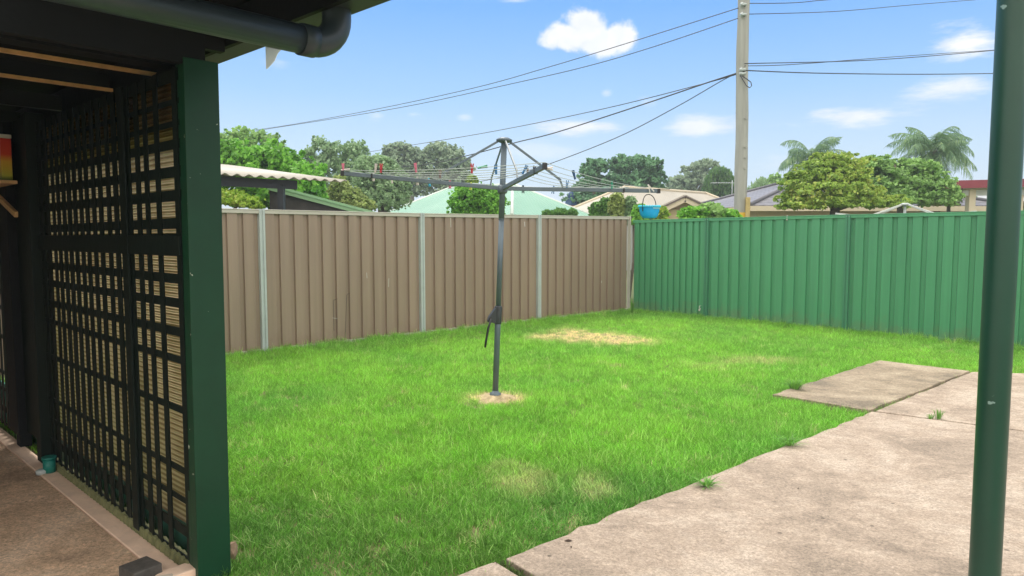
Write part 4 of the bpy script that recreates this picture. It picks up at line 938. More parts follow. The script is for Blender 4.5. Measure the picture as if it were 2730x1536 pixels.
# chimney with blue cowl behind the mint roof
p = atY(1437*K, 522*K, 37); ch = empty('chimney_stack', (p.x, p.y, 0), 'red brick chimney with dark blue cowl behind the mint green roof', 'chimney')
mb = MB(); mb.box((p.x, p.y, p.z/2-.1), (.85, .7, p.z+.2)); mb.box((p.x, p.y, p.z+.02), (.95, .8, .12)); mb.build('stack', M['brick'], ch, bevel=.02)
mb = MB(); mb.tube([(p.x, p.y, p.z+.08), (p.x, p.y, p.z+.2), (p.x, p.y, p.z+.55), (p.x, p.y, p.z+.6), (p.x, p.y, p.z+.85)], [.38, .34, .17, .22, .05], 8); mb.build('cowl', PM['navy'], ch)
# cream long roof, then the gable end in front of it, then the grey tiled house
cz = 2.2
q = atY(1690*K, 560*K, 31)
h2 = hip_house('cream_house', 'long house with plain cream metal roof behind the low shrubs', Vector((4.2, 29.5)), BD, 13.0, LD*.35+BD*.0+Vector((-.1, .55, 0)), 6.0, 2.4, 1.35, RM_cream, M['white_wall'], M['cream_paint'])
# gable house: gable faces the camera, ridge going back
gx = empty('gable_house', (7.3, 25, -.06), 'cream weatherboard gable end with brown edged barge boards', 'house')
gp = atY(1723*K, 493*K, 25.0); gl = atY(1640*K, 541*K, 25.0); gr = atY(1812*K, 541*K, 25.0)
back = Vector((.35, 1, 0)).normalized()*7
gl.z = gp.z-(gp.x-gl.x)*.47; gr.z = gp.z-(gr.x-gp.x)*.47
roof_faces('roof', [[gl, gl+back, gp+back, gp], [gr+back, gr, gp, gp+back]], RM_cream, gx)
mb = MB(); o_ = Vector((0, .35, -.16)); mb.quad([gl+o_+Vector((.15, 0, -.02)), gr+o_+Vector((-.15, 0, -.02)), gp+o_]); mb.quad([(gl.x+.5, gl.y+.36, -.06), (gr.x-.5, gl.y+.36, -.06), (gr.x-.5, gl.y+.36, gr.z), (gl.x+.5, gl.y+.36, gl.z)])
mb.build('wall', M['cream_wall'], gx)
mb = MB(); 
for e in (gl, gr): mb.bar(gp+Vector((0, -.03, -.13)), e+Vector((0, -.03, -.13)), .05, .17)
mb.build('barge_board', M['cream_paint'], gx)
mb = MB()
for e in (gl, gr): mb.bar(gp+Vector((0, -.06, -.02)), e+Vector((0, -.06, -.02)), .09, .05)
mb.build('barge_capping', mat('brown_cap', (.12, .09, .08), .6), gx)
mb = MB(); mb.box(((gl.x+gr.x)/2, gl.y+.30, gl.z+.12), (abs(gr.x-gl.x)*.62, .05, .07)); mb.build('trim', mat('brown_trim', (.30, .20, .12), .6), gx)
# grey tiled house
pk = atY(2082*K*0+2082, 490, 27.5); el = atY(1796, 566, 24.0)
c0 = Vector((6.9, 21.8)); 
th = hip_house('tiled_house', 'low house with grey concrete tile hip roof behind the utility pole', Vector((7.6, 22.6)), Vector((1, .02, 0)).normalized(), 8.6, Vector((-.12, 1, 0)).normalized(), 8.0, 2.42, 1.25, RM_grey, M['cream_wall'], mat('grey_cap', (.13, .13, .15), .6), capr=.06)
# far grey roof on the right
hip_house('far_house', 'distant pale house with grey metal roof between the right trees', Vector((17.2, 29)), Vector((1, 0, 0)), 7, Vector((0, 1, 0)), 5, 2.6, .75, roofmat('far_roof', (.35, .37, .39), (.42, .44, .45)), M['white_wall'], M['white_wall'])

# neighbour's carport: corrugated sheets with the wavy edge towards us
cpn = empty('carport', (-3.6, 12.9, -.06), 'neighbouring carport with cream corrugated roof on dark beam and post', 'carport')
T = Vector((-2.89, 12.46, 2.41)); sl = (LD*4.97+Vector((0, 0, .63))); 
mb = MB(); Lw = 7.5; st = .0125*2
npt = int(Lw/.0235); prev = None; nl = (BD.cross(sl)).normalized()
for i in range(npt+1):
    x = i*.0235; off = .020*math.sin(2*PI*x/.188)
    a = T-BD*x+Vector((0, 0, off)); b = a+sl; cur = (a, b)
    if prev: mb.quad([cur[0], prev[0], prev[1], cur[1]], True); 
    prev = cur
cs = mb.build('roof_sheet', RM_white, cpn); so = cs.modifiers.new('thick', 'SOLIDIFY'); so.thickness = .012
mb = MB(); a = T-BD*.75+LD*.35+UP*(-.09); mb.bar(a-BD*6, a, .06, .15); mb.build('beam', M['dark_frame'], cpn)
pp = hitp(750, 520, a, a+BD); mb = MB(); mb.box((pp.x, pp.y, 1.12), (.10, .10, 2.36)); mb.build('post', M['dark_frame'], cpn)
for s_ in (2.5, 4.6):
    mb = MB(); a2 = T-BD*.1+LD*s_+UP*(-.09+.127*s_); mb.bar(a2-BD*7, a2-BD*.7, .05, .12); mb.build('purlin', M['dark_frame'], cpn)
# small shed with light green barge
shd = empty('garden_shed', (-3.2, 15, -.06), 'dark garden shed with pale green roof edge behind the brown fence', 'shed')
a = atY(868, 530, 15); b = atY(985, 566, 15)
mb = MB(); mb.bar(a+Vector((-1.2, 0, .25)), b+Vector((1.5, 0, -.42)), .06, .13); mb.build('barge_board', mat('pale_green', (.27, .47, .25), .5), shd)
mb = MB(); n = len(mb.v); A_ = a+Vector((-1.2, .05, .2)); B_ = b+Vector((1.2, .05, -.4)); mb.quad([(A_.x, A_.y, -.06), (B_.x, B_.y, -.06), B_, A_]); mb.quad([(A_.x, A_.y+2.5, -.06), (A_.x, A_.y, -.06), A_, A_+Vector((0, 2.5, 0))]); mb.build('wall', mat('shed_wall', (.06, .055, .05), .8, var=.3), shd)
mb = MB(); mb.quad([A_+Vector((0, -.1, .07)), B_+Vector((0, -.1, .07)), B_+Vector((0, 2.5, .07)), A_+Vector((0, 2.5, .07))]); mb.build('roof', RM_mint, shd)
# right: carport with maroon fascia
a = atY(2554, 480+12, 18); mr_ = empty('maroon_carport', (a.x+2, 19, -.06), 'carport with maroon fascia on cream posts at far right', 'carport')
mb = MB(); z_ = a.z
mb.prism([(a.x, 18), (a.x+6, 17.6), (a.x+6, 21), (a.x, 21)], z_-.01, z_+.02); mb.build('roof', RM_white, mr_)
mb = MB(); mb.bar((a.x-.04, 18, z_-.0), (a.x+6, 17.6, z_+.12), .05, .20); mb.bar((a.x-.04, 18, z_), (a.x-.04, 21, z_), .05, .18); mb.build('fascia', M['maroon'], mr_)
mb = MB(); mb.bar((a.x+.3, 18.3, z_-.2), (a.x+6, 17.9, z_-.14), .08, .14); mb.build('beam', M['white_wall'], mr_)
for u in (2588, 2715):
    c = atY(u, 520, 18.3); mb = MB(); mb.box((c.x, c.y, z_/2-.15), (.17, .17, z_+.1)); mb.build('post', M['cream_paint'], mr_, bevel=.01)
# pale rotary hoist beyond the green fence
c = atY(2413, 544, 14.0); h2_ = empty('pale_hoist', (c.x, c.y, -.06), 'pale rotary hoist top showing above the green fence', 'clothes hoist')
mb = MB(); mb.tube([(c.x, c.y, -.06), (c.x, c.y, c.z)], .025, 10); mb.build('pole', M['grey_steel'], h2_)
mb = MB(); mb.tube([(c.x, c.y, c.z-.03), (c.x, c.y, c.z-.01), (c.x, c.y, c.z+.02)], [.09, .11, .05], 8); mb.build('cap', M['grey_steel'], h2_)
for ang in (.25, .25+PI/2, .25+PI, .25+1.5*PI):
    dv = Vector((math.cos(ang), math.sin(ang), 0)); mb = MB(); mb.bar(c+dv*.06-UP*.01, c+dv*.78-UP*.23, .022, .028); mb.build('strut', M['white_wall'], h2_)
    mb = MB(); mb.bar(c-UP*.32, c+dv*1.6-UP*.20, .02, .03); mb.build('arm', M['white_wall'], h2_)

# ------------------------------------------------------------------ trees
def leaf_cloud(blobs, n, size, rng, up=.3, shell=(.45, 1.12), clump=.18, nclump=None, aspect=1.6, gap=.80, gapscale=1.6):
    """leaf quads gathered in clumps on the surface of ellipsoid blobs"""
    blobs = [tuple(b) for b in blobs]; w = np.array([b[3]*b[4]+b[4]*b[5]+b[3]*b[5] for b in blobs]); w = w/w.sum()
    P = []; Nn = []
    for b, k in zip(blobs, (w*n).astype(int)):
        c = np.array(b[:3]); r = np.array(b[3:6]); nc = max(8, int((nclump or 420)*(k/n)*len(blobs)**.5+10))
        d = rng.normal(size=(nc, 3)); d /= np.linalg.norm(d, axis=1)[:, None]; d[:, 2] = np.where(d[:, 2] < -.4, -d[:, 2], d[:, 2])
        cc = d*rng.uniform(shell[0], shell[1]-.1, (nc, 1)); out = rng.random(nc) < .16; cc[out] *= rng.uniform(1.08, 1.3, (out.sum(), 1)); cs = rng.uniform(.35, 1.5, nc)*clump; cs[out] *= .6
        idx = rng.integers(0, nc, k); e = rng.normal(size=(k, 3)); e /= np.linalg.norm(e, axis=1)[:, None]
        rad = rng.uniform(.05, 1.25, (k, 1))**.7
        q = cc[idx]+e*rad*cs[idx][:, None]; P.append(c+q*r); nn = e*.35+d[idx]*.45+rng.normal(size=(k, 3))*.8; nn[:, 2] += up; Nn.append(nn)
    P = np.vstack(P); Nn = np.vstack(Nn)
    if gap > 0:
        sc0 = gapscale/np.mean([b[3] for b in blobs]); keep = np.array([mnoise.noise(Vector(p)*sc0)+.6*mnoise.noise(Vector(p)*sc0*2.7) > -1+gap for p in P.tolist()]); P = P[keep]; Nn = Nn[keep]
    Nn /= np.linalg.norm(Nn, axis=1)[:, None]
    a = np.cross(Nn, rng.normal(size=Nn.shape)); a /= np.linalg.norm(a, axis=1)[:, None]; b = np.cross(Nn, a)
    s = size*rng.uniform(.6, 1.3, (len(P), 1)); a = a*s*.5*aspect; b = b*s*.5
    V = np.stack([P-a, P+b-a*.1, P+a, P-b-a*.1], 1).reshape(-1, 3); F = np.arange(len(P)*4).reshape(-1, 4)
    return V, F
def limb(mb, p, d, L, r, rnd, depth):
    pts = [Vector(p)]; dd = Vector(d).normalized(); n = 5
    for i in range(n): dd = (dd+Vector((rnd.gauss(0, .12), rnd.gauss(0, .12), rnd.gauss(.02, .06)))).normalized(); pts.append(pts[-1]+dd*L/n)
    mb.tube(pts, [r*(1-.6*i/n) for i in range(n+1)], 7)
    if depth > 0:
        for k in range(3):
            i = rnd.randint(2, n); limb(mb, pts[i], dd+Vector((rnd.uniform(-.9, .9), rnd.uniform(-.9, .9), rnd.uniform(0, .5))), L*.6, r*.45, rnd, depth-1)
TC = [0]
def tree(name, label, base, blobs, n, size, mt, trunk=.15, cat='tree', bark=None, limbs=5, seed=None, **kw):
    TC[0] += 1; sd_ = seed or TC[0]; rng = np.random.default_rng(sd_); rnd = random.Random(sd_)
    t = empty(name, (base[0], base[1], -.06), label, cat)
    zc_ = np.mean([b[2] for b in blobs]); mb = MB()
    zlow = min(b[2]-b[5]*.3 for b in blobs); h = max(.4, min(zlow, zc_))
    b0 = Vector((base[0], base[1], -.1)); top = Vector((base[0]+rnd.uniform(-.1, .1), base[1], h))
    mb.tube([b0, b0.lerp(top, .5)+Vector((rnd.uniform(-.06, .06), 0, 0)), top], [trunk*1.25, trunk, trunk*.8], 9)
    for b in (blobs if len(blobs) <= limbs else rnd.sample(blobs, limbs)):
        tgt = Vector(b[:3])+UP*(b[5]*.2); d = tgt-top; limb(mb, top, d, max(.2, d.length*.75), trunk*.45, rnd, 0)
    mb.build('trunk', bark or M['bark'], t)
    V, F = leaf_cloud(blobs, int(n*2.3), size*.62, rng, **kw); fast_mesh('crown', V, F, mt, t); return t
def B(u, v, Y, ru, rv, ry=None):       # blob from a view-pixel centre, at depth Y, radii in view pixels
    p = atY(u*K, v*K, Y); s = K*Y/FPX; return (p.x, p.y, p.z, ru*s, (ry if ry else ru*s), rv*s)
L_bright = leafmat('leaf_bright', (0.1, 0.262, 0.037), (0.225, 0.537, 0.056), (0.35, 0.687, 0.087), scale=1.2)
L_mid = leafmat('leaf_mid', (0.081, 0.187, 0.05), (0.162, 0.362, 0.074), (0.249, 0.475, 0.112), scale=1.2)
L_dark = leafmat('leaf_dark', (0.074, 0.175, 0.087), (0.15, 0.337, 0.15), (0.237, 0.462, 0.2), scale=1.0)
L_gum = leafmat('leaf_gum', (0.175, 0.249, 0.162), (0.325, 0.437, 0.275), (0.462, 0.562, 0.374), scale=1.0)
L_grey = leafmat('leaf_grey', (0.175, 0.275, 0.137), (0.3, 0.462, 0.225), (0.437, 0.599, 0.312), scale=1.2)
L_olive = leafmat('leaf_olive', (0.187, 0.249, 0.074), (0.362, 0.462, 0.137), (0.537, 0.599, 0.2), scale=1.5)
L_yellow = leafmat('leaf_yellow', (.15, .27, .04), (.36, .52, .08), (.62, .58, .15), scale=.9)
L_soft = leafmat('leaf_soft', (0.161, 0.296, 0.093), (0.309, 0.525, 0.147), (0.444, 0.66, 0.215), scale=.9)
L_lime = leafmat('leaf_lime', (.18, .34, .03), (.36, .56, .06), (.60, .62, .16), scale=2.5)
L_palm = leafmat('leaf_palm', (0.11, 0.21, 0.12), (0.21, 0.36, 0.18), (0.38, 0.5, 0.2), scale=1.5)
L_willow = leafmat('leaf_willow', (.05, .13, .04), (.11, .24, .06), (.17, .31, .09), scale=2)
GT = 'trees beyond the fences'
def ground_under(u, Y): p = atY(u*K, 540*K, Y); return (p.x, p.y)
# left side
tree('broad_tree', 'large dense bright green tree behind the cream carport roof', ground_under(700, 17), [B(640,440,17,110,70,1.2), B(720,445,17,75,70,1), B(600,420,16.6,60,65,1), B(770,480,16.5,48,70,.8), B(690,500,16.2,90,50,.8), B(790,500,16.6,30,50,.6), B(620,500,16.2,60,40,.6), B(560,440,16.8,70,70,1)], 26000, .13, L_bright, .2, clump=.15, gap=.84)
tree('feathery_tree', 'pale feathery tree rising above the big bright green tree', ground_under(640, 25), [B(600,375,25,45,45,1.3), B(655,368,25,50,42,1.3), B(690,375,25,30,28,1), B(560,390,25,50,50,1.3), B(640,420,25,90,60,1.3)], 9000, .15, L_soft, .22, clump=.14, gap=.93)
tree('wispy_tree', 'tall grey green wispy tree between the bright tree and the gums', ground_under(835, 30), [B(810,385,30,32,38,1.3), B(780,405,30,26,30,1), B(860,390,30,26,34,1.2), B(898,390,30,28,34,1.2), B(830,440,30,62,50,1.4), B(885,450,30,44,56,1.2), B(820,500,30,60,60,1.2)], 9000, .16, L_grey, .2, bark=M['bark'], clump=.2, gap=1.0)
tree('olive_shrub', 'yellowish olive shrub low over the brown fence', ground_under(865, 18.5), [B(850,497,18.5,30,34,.5), B(885,503,18.3,30,32,.5), B(910,520,18.2,30,22,.5), B(855,470,18.5,20,28,.5)], 6500, .09, L_olive, .07, cat='shrub')
tree('hedge_tree', 'dark green bushy tree left of the mint green roof', ground_under(960, 23), [B(945,455,23,52,50,1.2), B(985,470,23,42,48,1), B(930,490,22.8,40,50,1), B(970,510,22.6,52,44,1), B(925,425,23,30,30,.9), B(960,420,23,34,26,.9), B(1012,492,23,22,36,.7)], 17000, .12, L_grey, .18)
for nm, lab, bl_ in (('gum_tree', 'distant gum tree with rounded crown left of the hoist', [B(1015,385,45,34,24,1.8), B(985,385,45,20,18,1.5), B(1040,400,45,26,26,1.5), B(1005,430,45,52,40,2), B(1050,450,45,36,50,2)]),
                     ('gum_tree', 'distant broad gum tree just behind the left strut of the hoist', [B(1110,380,45,36,20,1.8), B(1095,400,45,40,30,1.8), B(1140,400,45,36,30,1.8), B(1165,420,45,20,22,1.5), B(1120,440,45,62,50,2), B(1090,480,45,80,40,2), B(1160,460,45,30,44,2)])):
    tg = tree(nm, lab, ground_under(1030 if 'rounded' in lab else 1120, 45), bl_, 11000, .22, L_gum, .3, bark=M['gum_bark'], clump=.16, gap=.95); tag(tg, group='gum trees in the distance')
tree('flowering_shrub', 'lime green flowering shrub with pinkish heads behind the brown fence', ground_under(600, 11.2), [B(585,505,11.2,42,24,.35), B(620,512,11.2,34,20,.3), B(560,505,11.2,30,24,.3), B(645,520,11.2,16,12,.2)], 6000, .055, L_lime, .04, cat='shrub', limbs=2)
tree('round_shrub', 'rounded green bush behind the hoist pole in front of the mint roof', ground_under(1195, 17), [B(1180,505,17,46,38,.6), B(1225,508,17,44,38,.6), B(1200,485,17,40,22,.5), B(1160,480,17,10,16,.3), B(1150,522,17,24,24,.4), B(1250,522,17,20,28,.4), B(1175,538,17,40,22,.5), B(1225,538,17,40,22,.5)], 14000, .075, L_bright, .08, cat='shrub')
tree('topiary_tree', 'small ball shaped topiary tree top behind the hoist pole', ground_under(1188, 19), [B(1188,453,19,16,13,.18), B(1188,461,19,16,12,.18)], 3500, .05, L_yellow, .04, limbs=1, clump=.2, shell=(.5, .95))
tree('dark_tree', 'narrow dark tree with a domed top right of the hoist', ground_under(1493, 38), [B(1493,425,38,30,22,1.4), B(1480,440,38,24,20,1.3), B(1512,420,38,16,20,1.1), B(1490,475,38,48,34,1.8), B(1480,510,38,60,30,2)], 12000, .20, L_dark, .25, clump=.15, gap=.9)
tree('dark_tree', 'large dark glossy tree behind the right arm of the hoist', ground_under(1600, 38), [B(1560,418,38,30,26,1.6), B(1600,425,38,36,30,1.7), B(1635,425,38,28,28,1.5), B(1645,460,38,24,36,1.4), B(1550,460,38,34,40,1.8), B(1600,475,38,60,46,2.2), B(1570,505,38,90,34,2.4)], 22000, .20, L_dark, .3, clump=.15, gap=.88)
tree('gum_tree', 'distant gum tree with flat spreading crown left of the utility pole', ground_under(1740, 50), [B(1770,418,50,24,16,1.6), B(1745,435,50,30,22,1.8), B(1790,430,50,18,20,1.5), B(1710,462,50,30,20,1.8), B(1755,470,50,44,30,2), B(1700,490,50,40,26,2)], 10000, .24, L_gum, .32, bark=M['gum_bark'], clump=.16, gap=.95)['group'] = 'gum trees in the distance'
# willow
def strands(name, label, Y, u0, u1, vtop, vbot, mt, seed, n=150):
    rng = np.random.default_rng(seed); t = empty(name, (*ground_under((u0+u1)/2, Y), -.06), label, 'tree'); Pq = []; Dq = []
    for i in range(n):
        f = rng.uniform(0, 1); u = u0+(u1-u0)*f; dome = math.sqrt(max(0, 1-(2*f-1)**2)); vt = vbot-(vbot-vtop)*(.35+.65*dome)*rng.uniform(.6, 1); L = rng.uniform(.35, .8)*(vbot-vt)+10
        st_ = atY(u*K, vt*K, Y+rng.uniform(-1.2, 1.2)); m = int(L/1.1)
        for k in range(m): Pq.append((st_.x+rng.normal(0, .05)+.25*(f-.5)*k/m, st_.y+rng.normal(0, .06), st_.z-k/m*L*K*Y/FPX)); Dq.append((rng.normal(0, .25), rng.normal(0, .25), -1))
    P_ = np.array(Pq); D_ = np.array(Dq); D_ /= np.linalg.norm(D_, axis=1)[:, None]; a = np.cross(D_, rng.normal(size=D_.shape)); a /= np.linalg.norm(a, axis=1)[:, None]
    V = np.stack([P_-D_*.13, P_+a*.04, P_+D_*.13, P_-a*.04], 1).reshape(-1, 3); F = np.arange(len(P_)*4).reshape(-1, 4)
    gx_, gy_ = ground_under((u0+u1)/2, Y); c_ = atY((u0+u1)/2*K, (vtop*.6+vbot*.4)*K, Y)
    mb = MB(); mb.tube([(gx_, gy_, -.1), (gx_, gy_, c_.z*.6), (c_.x, c_.y, c_.z)], [.22, .17, .06], 8); rnd = random.Random(seed)
    for k in range(5): limb(mb, (gx_, gy_, c_.z*.6), (rnd.uniform(-.6, .6), rnd.uniform(-.5, .5), 1), c_.z*.3, .08, rnd, 0)
    mb.build('trunk', M['bark'], t); fast_mesh('crown', V, F, mt, t); return t
strands('weeping_willow', 'weeping willow with hanging strands left of the utility pole', 42, 1772, 1852, 418, 505, L_willow, 21, 260)
strands('weeping_willow', 'low sparse drooping tree right beside the utility pole', 40, 1885, 1940, 446, 505, L_grey, 22, 60)
tree('dark_tree', 'small rounded tree above the ridge of the grey tiled roof', ground_under(1950, 40), [B(1948,458,40,16,18,.8), B(1955,475,40,26,24,1), B(1930,490,40,30,24,1)], 3500, .19, L_soft, .15)
# TV antenna
p = atY(1842*K, 460*K, 30); an = MB(); an.tube([(p.x, p.y, 2.9), (p.x, p.y, p.z+.1)], .02, 6); an.bar(p+Vector((-.9, 0, 0)), p+Vector((.15, 0, 0)), .02, .025)
for i in range(9): x = -.85+i*.11; an.bar(p+Vector((x, -.28, 0)), p+Vector((x, .28, 0)), .012, .012)
p_ = p; an.box((p.x, p.y, 1.5), (.10, .10, 3.1)); tag(an.build('tv_antenna', M['grey_steel']), 'pale tv antenna on a mast before the weeping willow', 'antenna')

# palms
def palm(label, u, v, Y, size, seed, nf=26, lean=0):
    rnd = random.Random(seed); c = atY(u*K, v*K, Y); g_ = ground_under(u, Y)
    t = empty('palm_tree', (g_[0], g_[1], -.06), label, 'palm tree', 'palm trees behind the green fence')
    mb = MB(); mb.tube([(g_[0], g_[1], -.1), (g_[0], g_[1], c.z*.5), (c.x, c.y, c.z)], [.24, .19, .17], 12); mb.tube([(c.x, c.y, c.z-.7), (c.x, c.y, c.z-.1), (c.x, c.y, c.z+.3)], [.17, .24, .08], 12); mb.build('trunk', M['bark'], t)
    for f in range(nf):
        az_ = f*2.399+rnd.uniform(-.2, .2); el_ = 1.5-1.75*(f/nf)**.85+rnd.uniform(-.2, .2); L = size*rnd.uniform(.72, 1.15)
        m = 16; pts = []; p_ = Vector((c.x, c.y, c.z+.15)); e = el_
        droop = rnd.uniform(1.5, 2.8)
        for k in range(m+1):
            pts.append(p_.copy()); dvec = Vector((math.cos(az_)*math.cos(e), math.sin(az_)*math.cos(e), math.sin(e))); p_ = p_+dvec*(L/m); e -= droop/m*(.5+k/m)
        V = []; F = []
        for k in range(m):
            a, b = pts[k], pts[k+1]; w = .02*(1-k/m)+.006; sd_ = (b-a).cross(UP).normalized() if (b-a).cross(UP).length > 1e-4 else Vector((1, 0, 0)); n_ = len(V)
            V += [a-sd_*w, a+sd_*w, b+sd_*w*.9, b-sd_*w*.9]; F.append((n_, n_+1, n_+2, n_+3))
            if k < 2: continue
            for j in range(4):
                q = a.lerp(b, (j+rnd.random())/4); ll = size*.30*math.sin(PI*min(1, (k+j/4)/m*.9+.14))*rnd.uniform(.8, 1.15)
                for sg_ in (-1, 1):
                    d_ = (sd_*sg_*.75+(b-a).normalized()*.55-UP*rnd.uniform(.35, .9)+Vector((rnd.gauss(0, .12), rnd.gauss(0, .12), 0))).normalized(); e1 = q+d_*ll*.6; d2_ = (d_-UP*.9).normalized(); e2_ = e1+d2_*ll*.55; wv = (b-a).normalized()*.011
                    n_ = len(V); V += [q-wv, q+wv, e1+wv*.8, e1-wv*.8]; F.append((n_, n_+1, n_+2, n_+3)); n_ = len(V); V += [e1-wv*.8, e1+wv*.8, e2_+wv*.1, e2_-wv*.1]; F.append((n_, n_+1, n_+2, n_+3))
        fast_mesh('frond', [tuple(v_) for v_ in V], F, L_palm, t)
    return t
palm('left palm with arching fronds rising behind the yellow green tree', 2040, 412, 26, 1.6, 31, 22)
palm('taller right palm with full feathery crown beside the round post', 2348, 398, 23, 1.65, 32, 34)
# right side trees
def layered(name, label, u, Y, blobs, n, size, mt, **kw): return tree(name, label, ground_under(u, Y), blobs, n, size, mt, **kw)
rb = random.Random(9)
bl_ = [B(2090,405,16,42,16,.7), B(2060,425,16,50,22,.8), B(2110,425,16,52,22,.8), B(2030,455,16,46,24,.8), B(2085,450,15.6,56,26,.8), B(2140,450,15.6,44,26,.8), B(2000,488,15.8,34,22,.7), B(2050,485,15.4,56,26,.8), B(2115,485,15.3,60,28,.8), B(2170,490,15.4,44,26,.7), B(2020,515,15.4,56,20,.7), B(2090,515,15.2,70,24,.7), B(2160,515,15.2,70,20,.7), B(2225,515,15.3,40,18,.6), B(1990,522,15.2,26,14,.5), B(2135,393,16,24,6,.4), B(2062,392,16,22,8,.4), B(2168,404,16,28,6,.4), B(1982,462,15.6,22,8,.4), B(2000,440,15.8,22,8,.4), B(1968,500,15.4,16,8,.3), B(2245,500,15.4,30,8,.4)]
tree('yellow_tree', 'broad yellow green tree with rusty tips behind the green fence', ground_under(2090, 15.4), bl_, 40000, .08, L_yellow, .12, clump=.22, up=.7, gap=.98)
bl_ = [B(2190,408,18,30,8,.6), B(2225,418,18,34,9,.6), B(2170,425,18,34,14,.7), B(2215,440,18,46,18,.8), B(2290,425,18,44,22,.8), B(2310,445,18,40,24,.8), B(2250,465,17.8,56,26,.8), B(2310,478,17.6,50,26,.8), B(2200,475,17.8,50,26,.8), B(2350,470,17.6,34,24,.7), B(2270,505,17.4,70,26,.8), B(2340,505,17.4,50,24,.7), B(2375,495,17.4,24,22,.6), B(2205,397,18,28,5,.4), B(2252,406,18,26,5,.4), B(2335,430,18,22,7,.4), B(2375,460,17.6,26,8,.4), B(2160,412,18,30,7,.4), B(2400,500,17.4,18,8,.3)]
tree('soft_tree', 'soft mid green layered tree in front of the taller palm', ground_under(2270, 17.6), bl_, 30000, .10, L_soft, .13, clump=.22, up=.7, gap=.98)
tree('sparse_tree', 'sparse brownish green branch ends right of the layered tree', ground_under(2385, 20), [B(2385,480,20,20,26,.5), B(2378,510,20,26,18,.5)], 1500, .09, L_olive, .06, clump=.2)
tree('small_round_tree', 'small round green tree beneath the maroon carport fascia', ground_under(2425, 24), [B(2422,508,24,20,18,.5), B(2415,520,24,22,14,.5), B(2435,518,24,18,16,.5)], 4500, .085, L_mid, .08, limbs=2)
tree('edge_shrub', 'bright shrub at the far right edge under the carport', ground_under(2574, 19), [B(2580,528,19,18,16,.5)], 1500, .08, L_bright, .05, cat='shrub', limbs=1)
# low shrubs peeping over the fence
SH = [(1500, 524, 17.5, 14, 14, L_mid, 'dark tufted shrub left of the cream roof'), (1522, 518, 17.5, 16, 20, L_mid, 'dark pointed shrub against the cream roof'), (1552, 512, 17, 18, 28, L_olive, 'tall yellow green shrub against the cream roof'), (1585, 518, 17, 16, 24, L_grey, 'grey green shrub left of the blue basket'),
      (1612, 532, 16.5, 20, 16, L_bright, 'bright low shrub behind the blue basket'), (1660, 534, 16.5, 18, 14, L_lime, 'lime low shrub right of the blue basket'), (1440, 535, 18, 10, 8, L_mid, 'small dark twig tuft right of mint roof front'), (1408, 535, 18, 18, 9, L_mid, 'small shrub tips before the mint roof'), (1376, 538, 18, 10, 8, L_mid, 'tiny shrub tip in front of the mint roof'),
      (1745, 535, 14.5, 34, 14, L_bright, 'bright low shrub before the cream gable'), (1790, 530, 14.5, 32, 18, L_soft, 'soft green shrub left of the utility pole foot'), (1830, 540, 14.5, 26, 12, L_bright, 'low green shrub next to the utility pole foot')]
for (u, v, Y, ru, rv, mt, lab) in SH:
    tree('shrub', lab, ground_under(u, Y), [B(u, v, Y, ru, rv), B(u+ru*.5, v+rv*.5, Y, ru*.7, rv*.8), B(u-ru*.5, v+rv*.6, Y, ru*.7, rv*.7), B(u, v+rv*1.5, Y, ru*1.1, rv)], 1500, .105, mt, .03, cat='shrub', limbs=2)['group'] = 'low shrubs showing over the fence'

# ------------------------------------------------------------------ weeds on and beside the slab
def weed(u, v, h, lab, n=26, spread=.5, seed=1, z=0, name='weed'):
    rnd = random.Random(seed); p = gnd(u*K, v*K, z); mb = MB()
    for i in range(n):
        a = rnd.uniform(0, 2*PI); l = rnd.uniform(.5, 1)*h; s = rnd.uniform(.2, 1)*spread*h; d = Vector((math.cos(a), math.sin(a), 0)); w = Vector((-math.sin(a), math.cos(a), 0))*rnd.uniform(.002, .005)
        b0 = Vector((p.x, p.y, z-.01))+d*rnd.uniform(0, .02); m1 = b0+d*s*.45+UP*l*.65; e = b0+d*s+UP*l*rnd.uniform(.6, 1)
        mb.quad([b0-w*.6, b0+w*.6, m1+w, m1-w]); mb.quad([m1-w, m1+w, e+w*.1, e-w*.1])
    return tag(mb.build(name, M['weed']), lab, 'weed')
weed(2360, 1052, .11, 'small leafy weed growing in the slab joint', 34, .45, 4)
weed(2340, 1052, .05, 'tiny weed tuft left of the leafy weed in the joint', 14, .7, 5)
weed(1985, 1120, .09, 'pale grass tussock sprawling onto the concrete edge', 60, 1.6, 6)
weed(1778, 1222, .06, 'clump of grass clippings on the concrete edge', 60, 2.2, 7)
weed(2000, 985, .16, 'dark tall grass tussock beside the concrete pad', 90, .9, 8, z=-.02)
q = gnd(1590*K, 790*K); weed(1590, 786, .42, 'spindly green weed climbing in the fence corner', 40, .25, 9)
rnd = random.Random(8); mb = MB(); a = E0-EX*.03
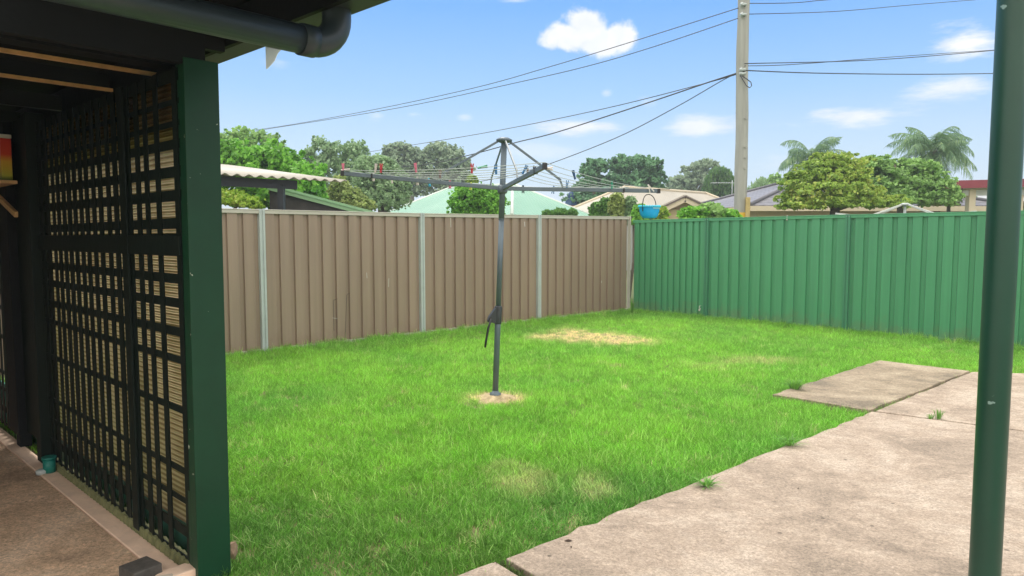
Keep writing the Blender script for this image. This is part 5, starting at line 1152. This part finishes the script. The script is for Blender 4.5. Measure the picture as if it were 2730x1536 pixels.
for i in range(260):
    q = a+JD*rnd.uniform(.0, .9)+EX*rnd.gauss(0, .014); h = rnd.uniform(.008, .028); w = rnd.uniform(.004, .010); an_ = rnd.uniform(0, PI); d = Vector((math.cos(an_)*w, math.sin(an_)*w, 0)); b0 = Vector((q.x, q.y, -.02)); t_ = Vector((rnd.gauss(0, .008), rnd.gauss(0, .008), h))
    mb.quad([b0-d, b0+d, b0+d*.5+t_, b0-d*.5+t_])
tag(mb.build('moss', leafmat('moss', (.05, .08, .02), (.12, .17, .05), trans=.2, scale=9)), 'dark green moss growing in the nearest slab joint', kind='stuff')
# fallen leaves on the slab
LEAF = mat('dead_leaf', (.06, .035, .02), .8)
for i, (u, v, lab) in enumerate(((1430, 1362, 'dark dead leaf lying near the concrete edge'), (1437, 1378, 'tiny dark pebble below the dead leaf on the slab'), (2452, 1070, 'small dark leaf on the slab beside the joint'), (2008, 1230, 'small dark leaf in the middle of the slab'))):
    p = gnd(u*K, v*K); mb = MB(); a = i*1.3; d = Vector((math.cos(a), math.sin(a), 0)); w = Vector((-math.sin(a), math.cos(a), 0)); L = .022 if i == 0 else .011
    mb.quad([p-d*L+UP*.003, p-w*L*.3+UP*.006, p+d*L+UP*.004, p+w*L*.3+UP*.008]); mb.quad([p-d*L+UP*.002, p+w*L*.3+UP*.002, p+d*L+UP*.002, p-w*L*.3+UP*.002]); tag(mb.build('dead_leaf', LEAF), lab, 'leaf')

# ------------------------------------------------------------------ air
mb = MB(); mb.box((0, 30, 9), (180, 160, 20.2)); hz = mb.build('haze', bpy.data.materials.new('haze')); tag(hz, kind='stuff')
hm = hz.data.materials[0]; hm.use_nodes = True; nt = hm.node_tree; nt.nodes.clear()
pv = N(nt, 'ShaderNodeVolumePrincipled'); pv.inputs['Color'].default_value = (.86, .93, 1, 1); pv.inputs['Density'].default_value = .0022; pv.inputs['Anisotropy'].default_value = .2
oo = N(nt, 'ShaderNodeOutputMaterial'); nt.links.new(pv.outputs[0], oo.inputs['Volume'])
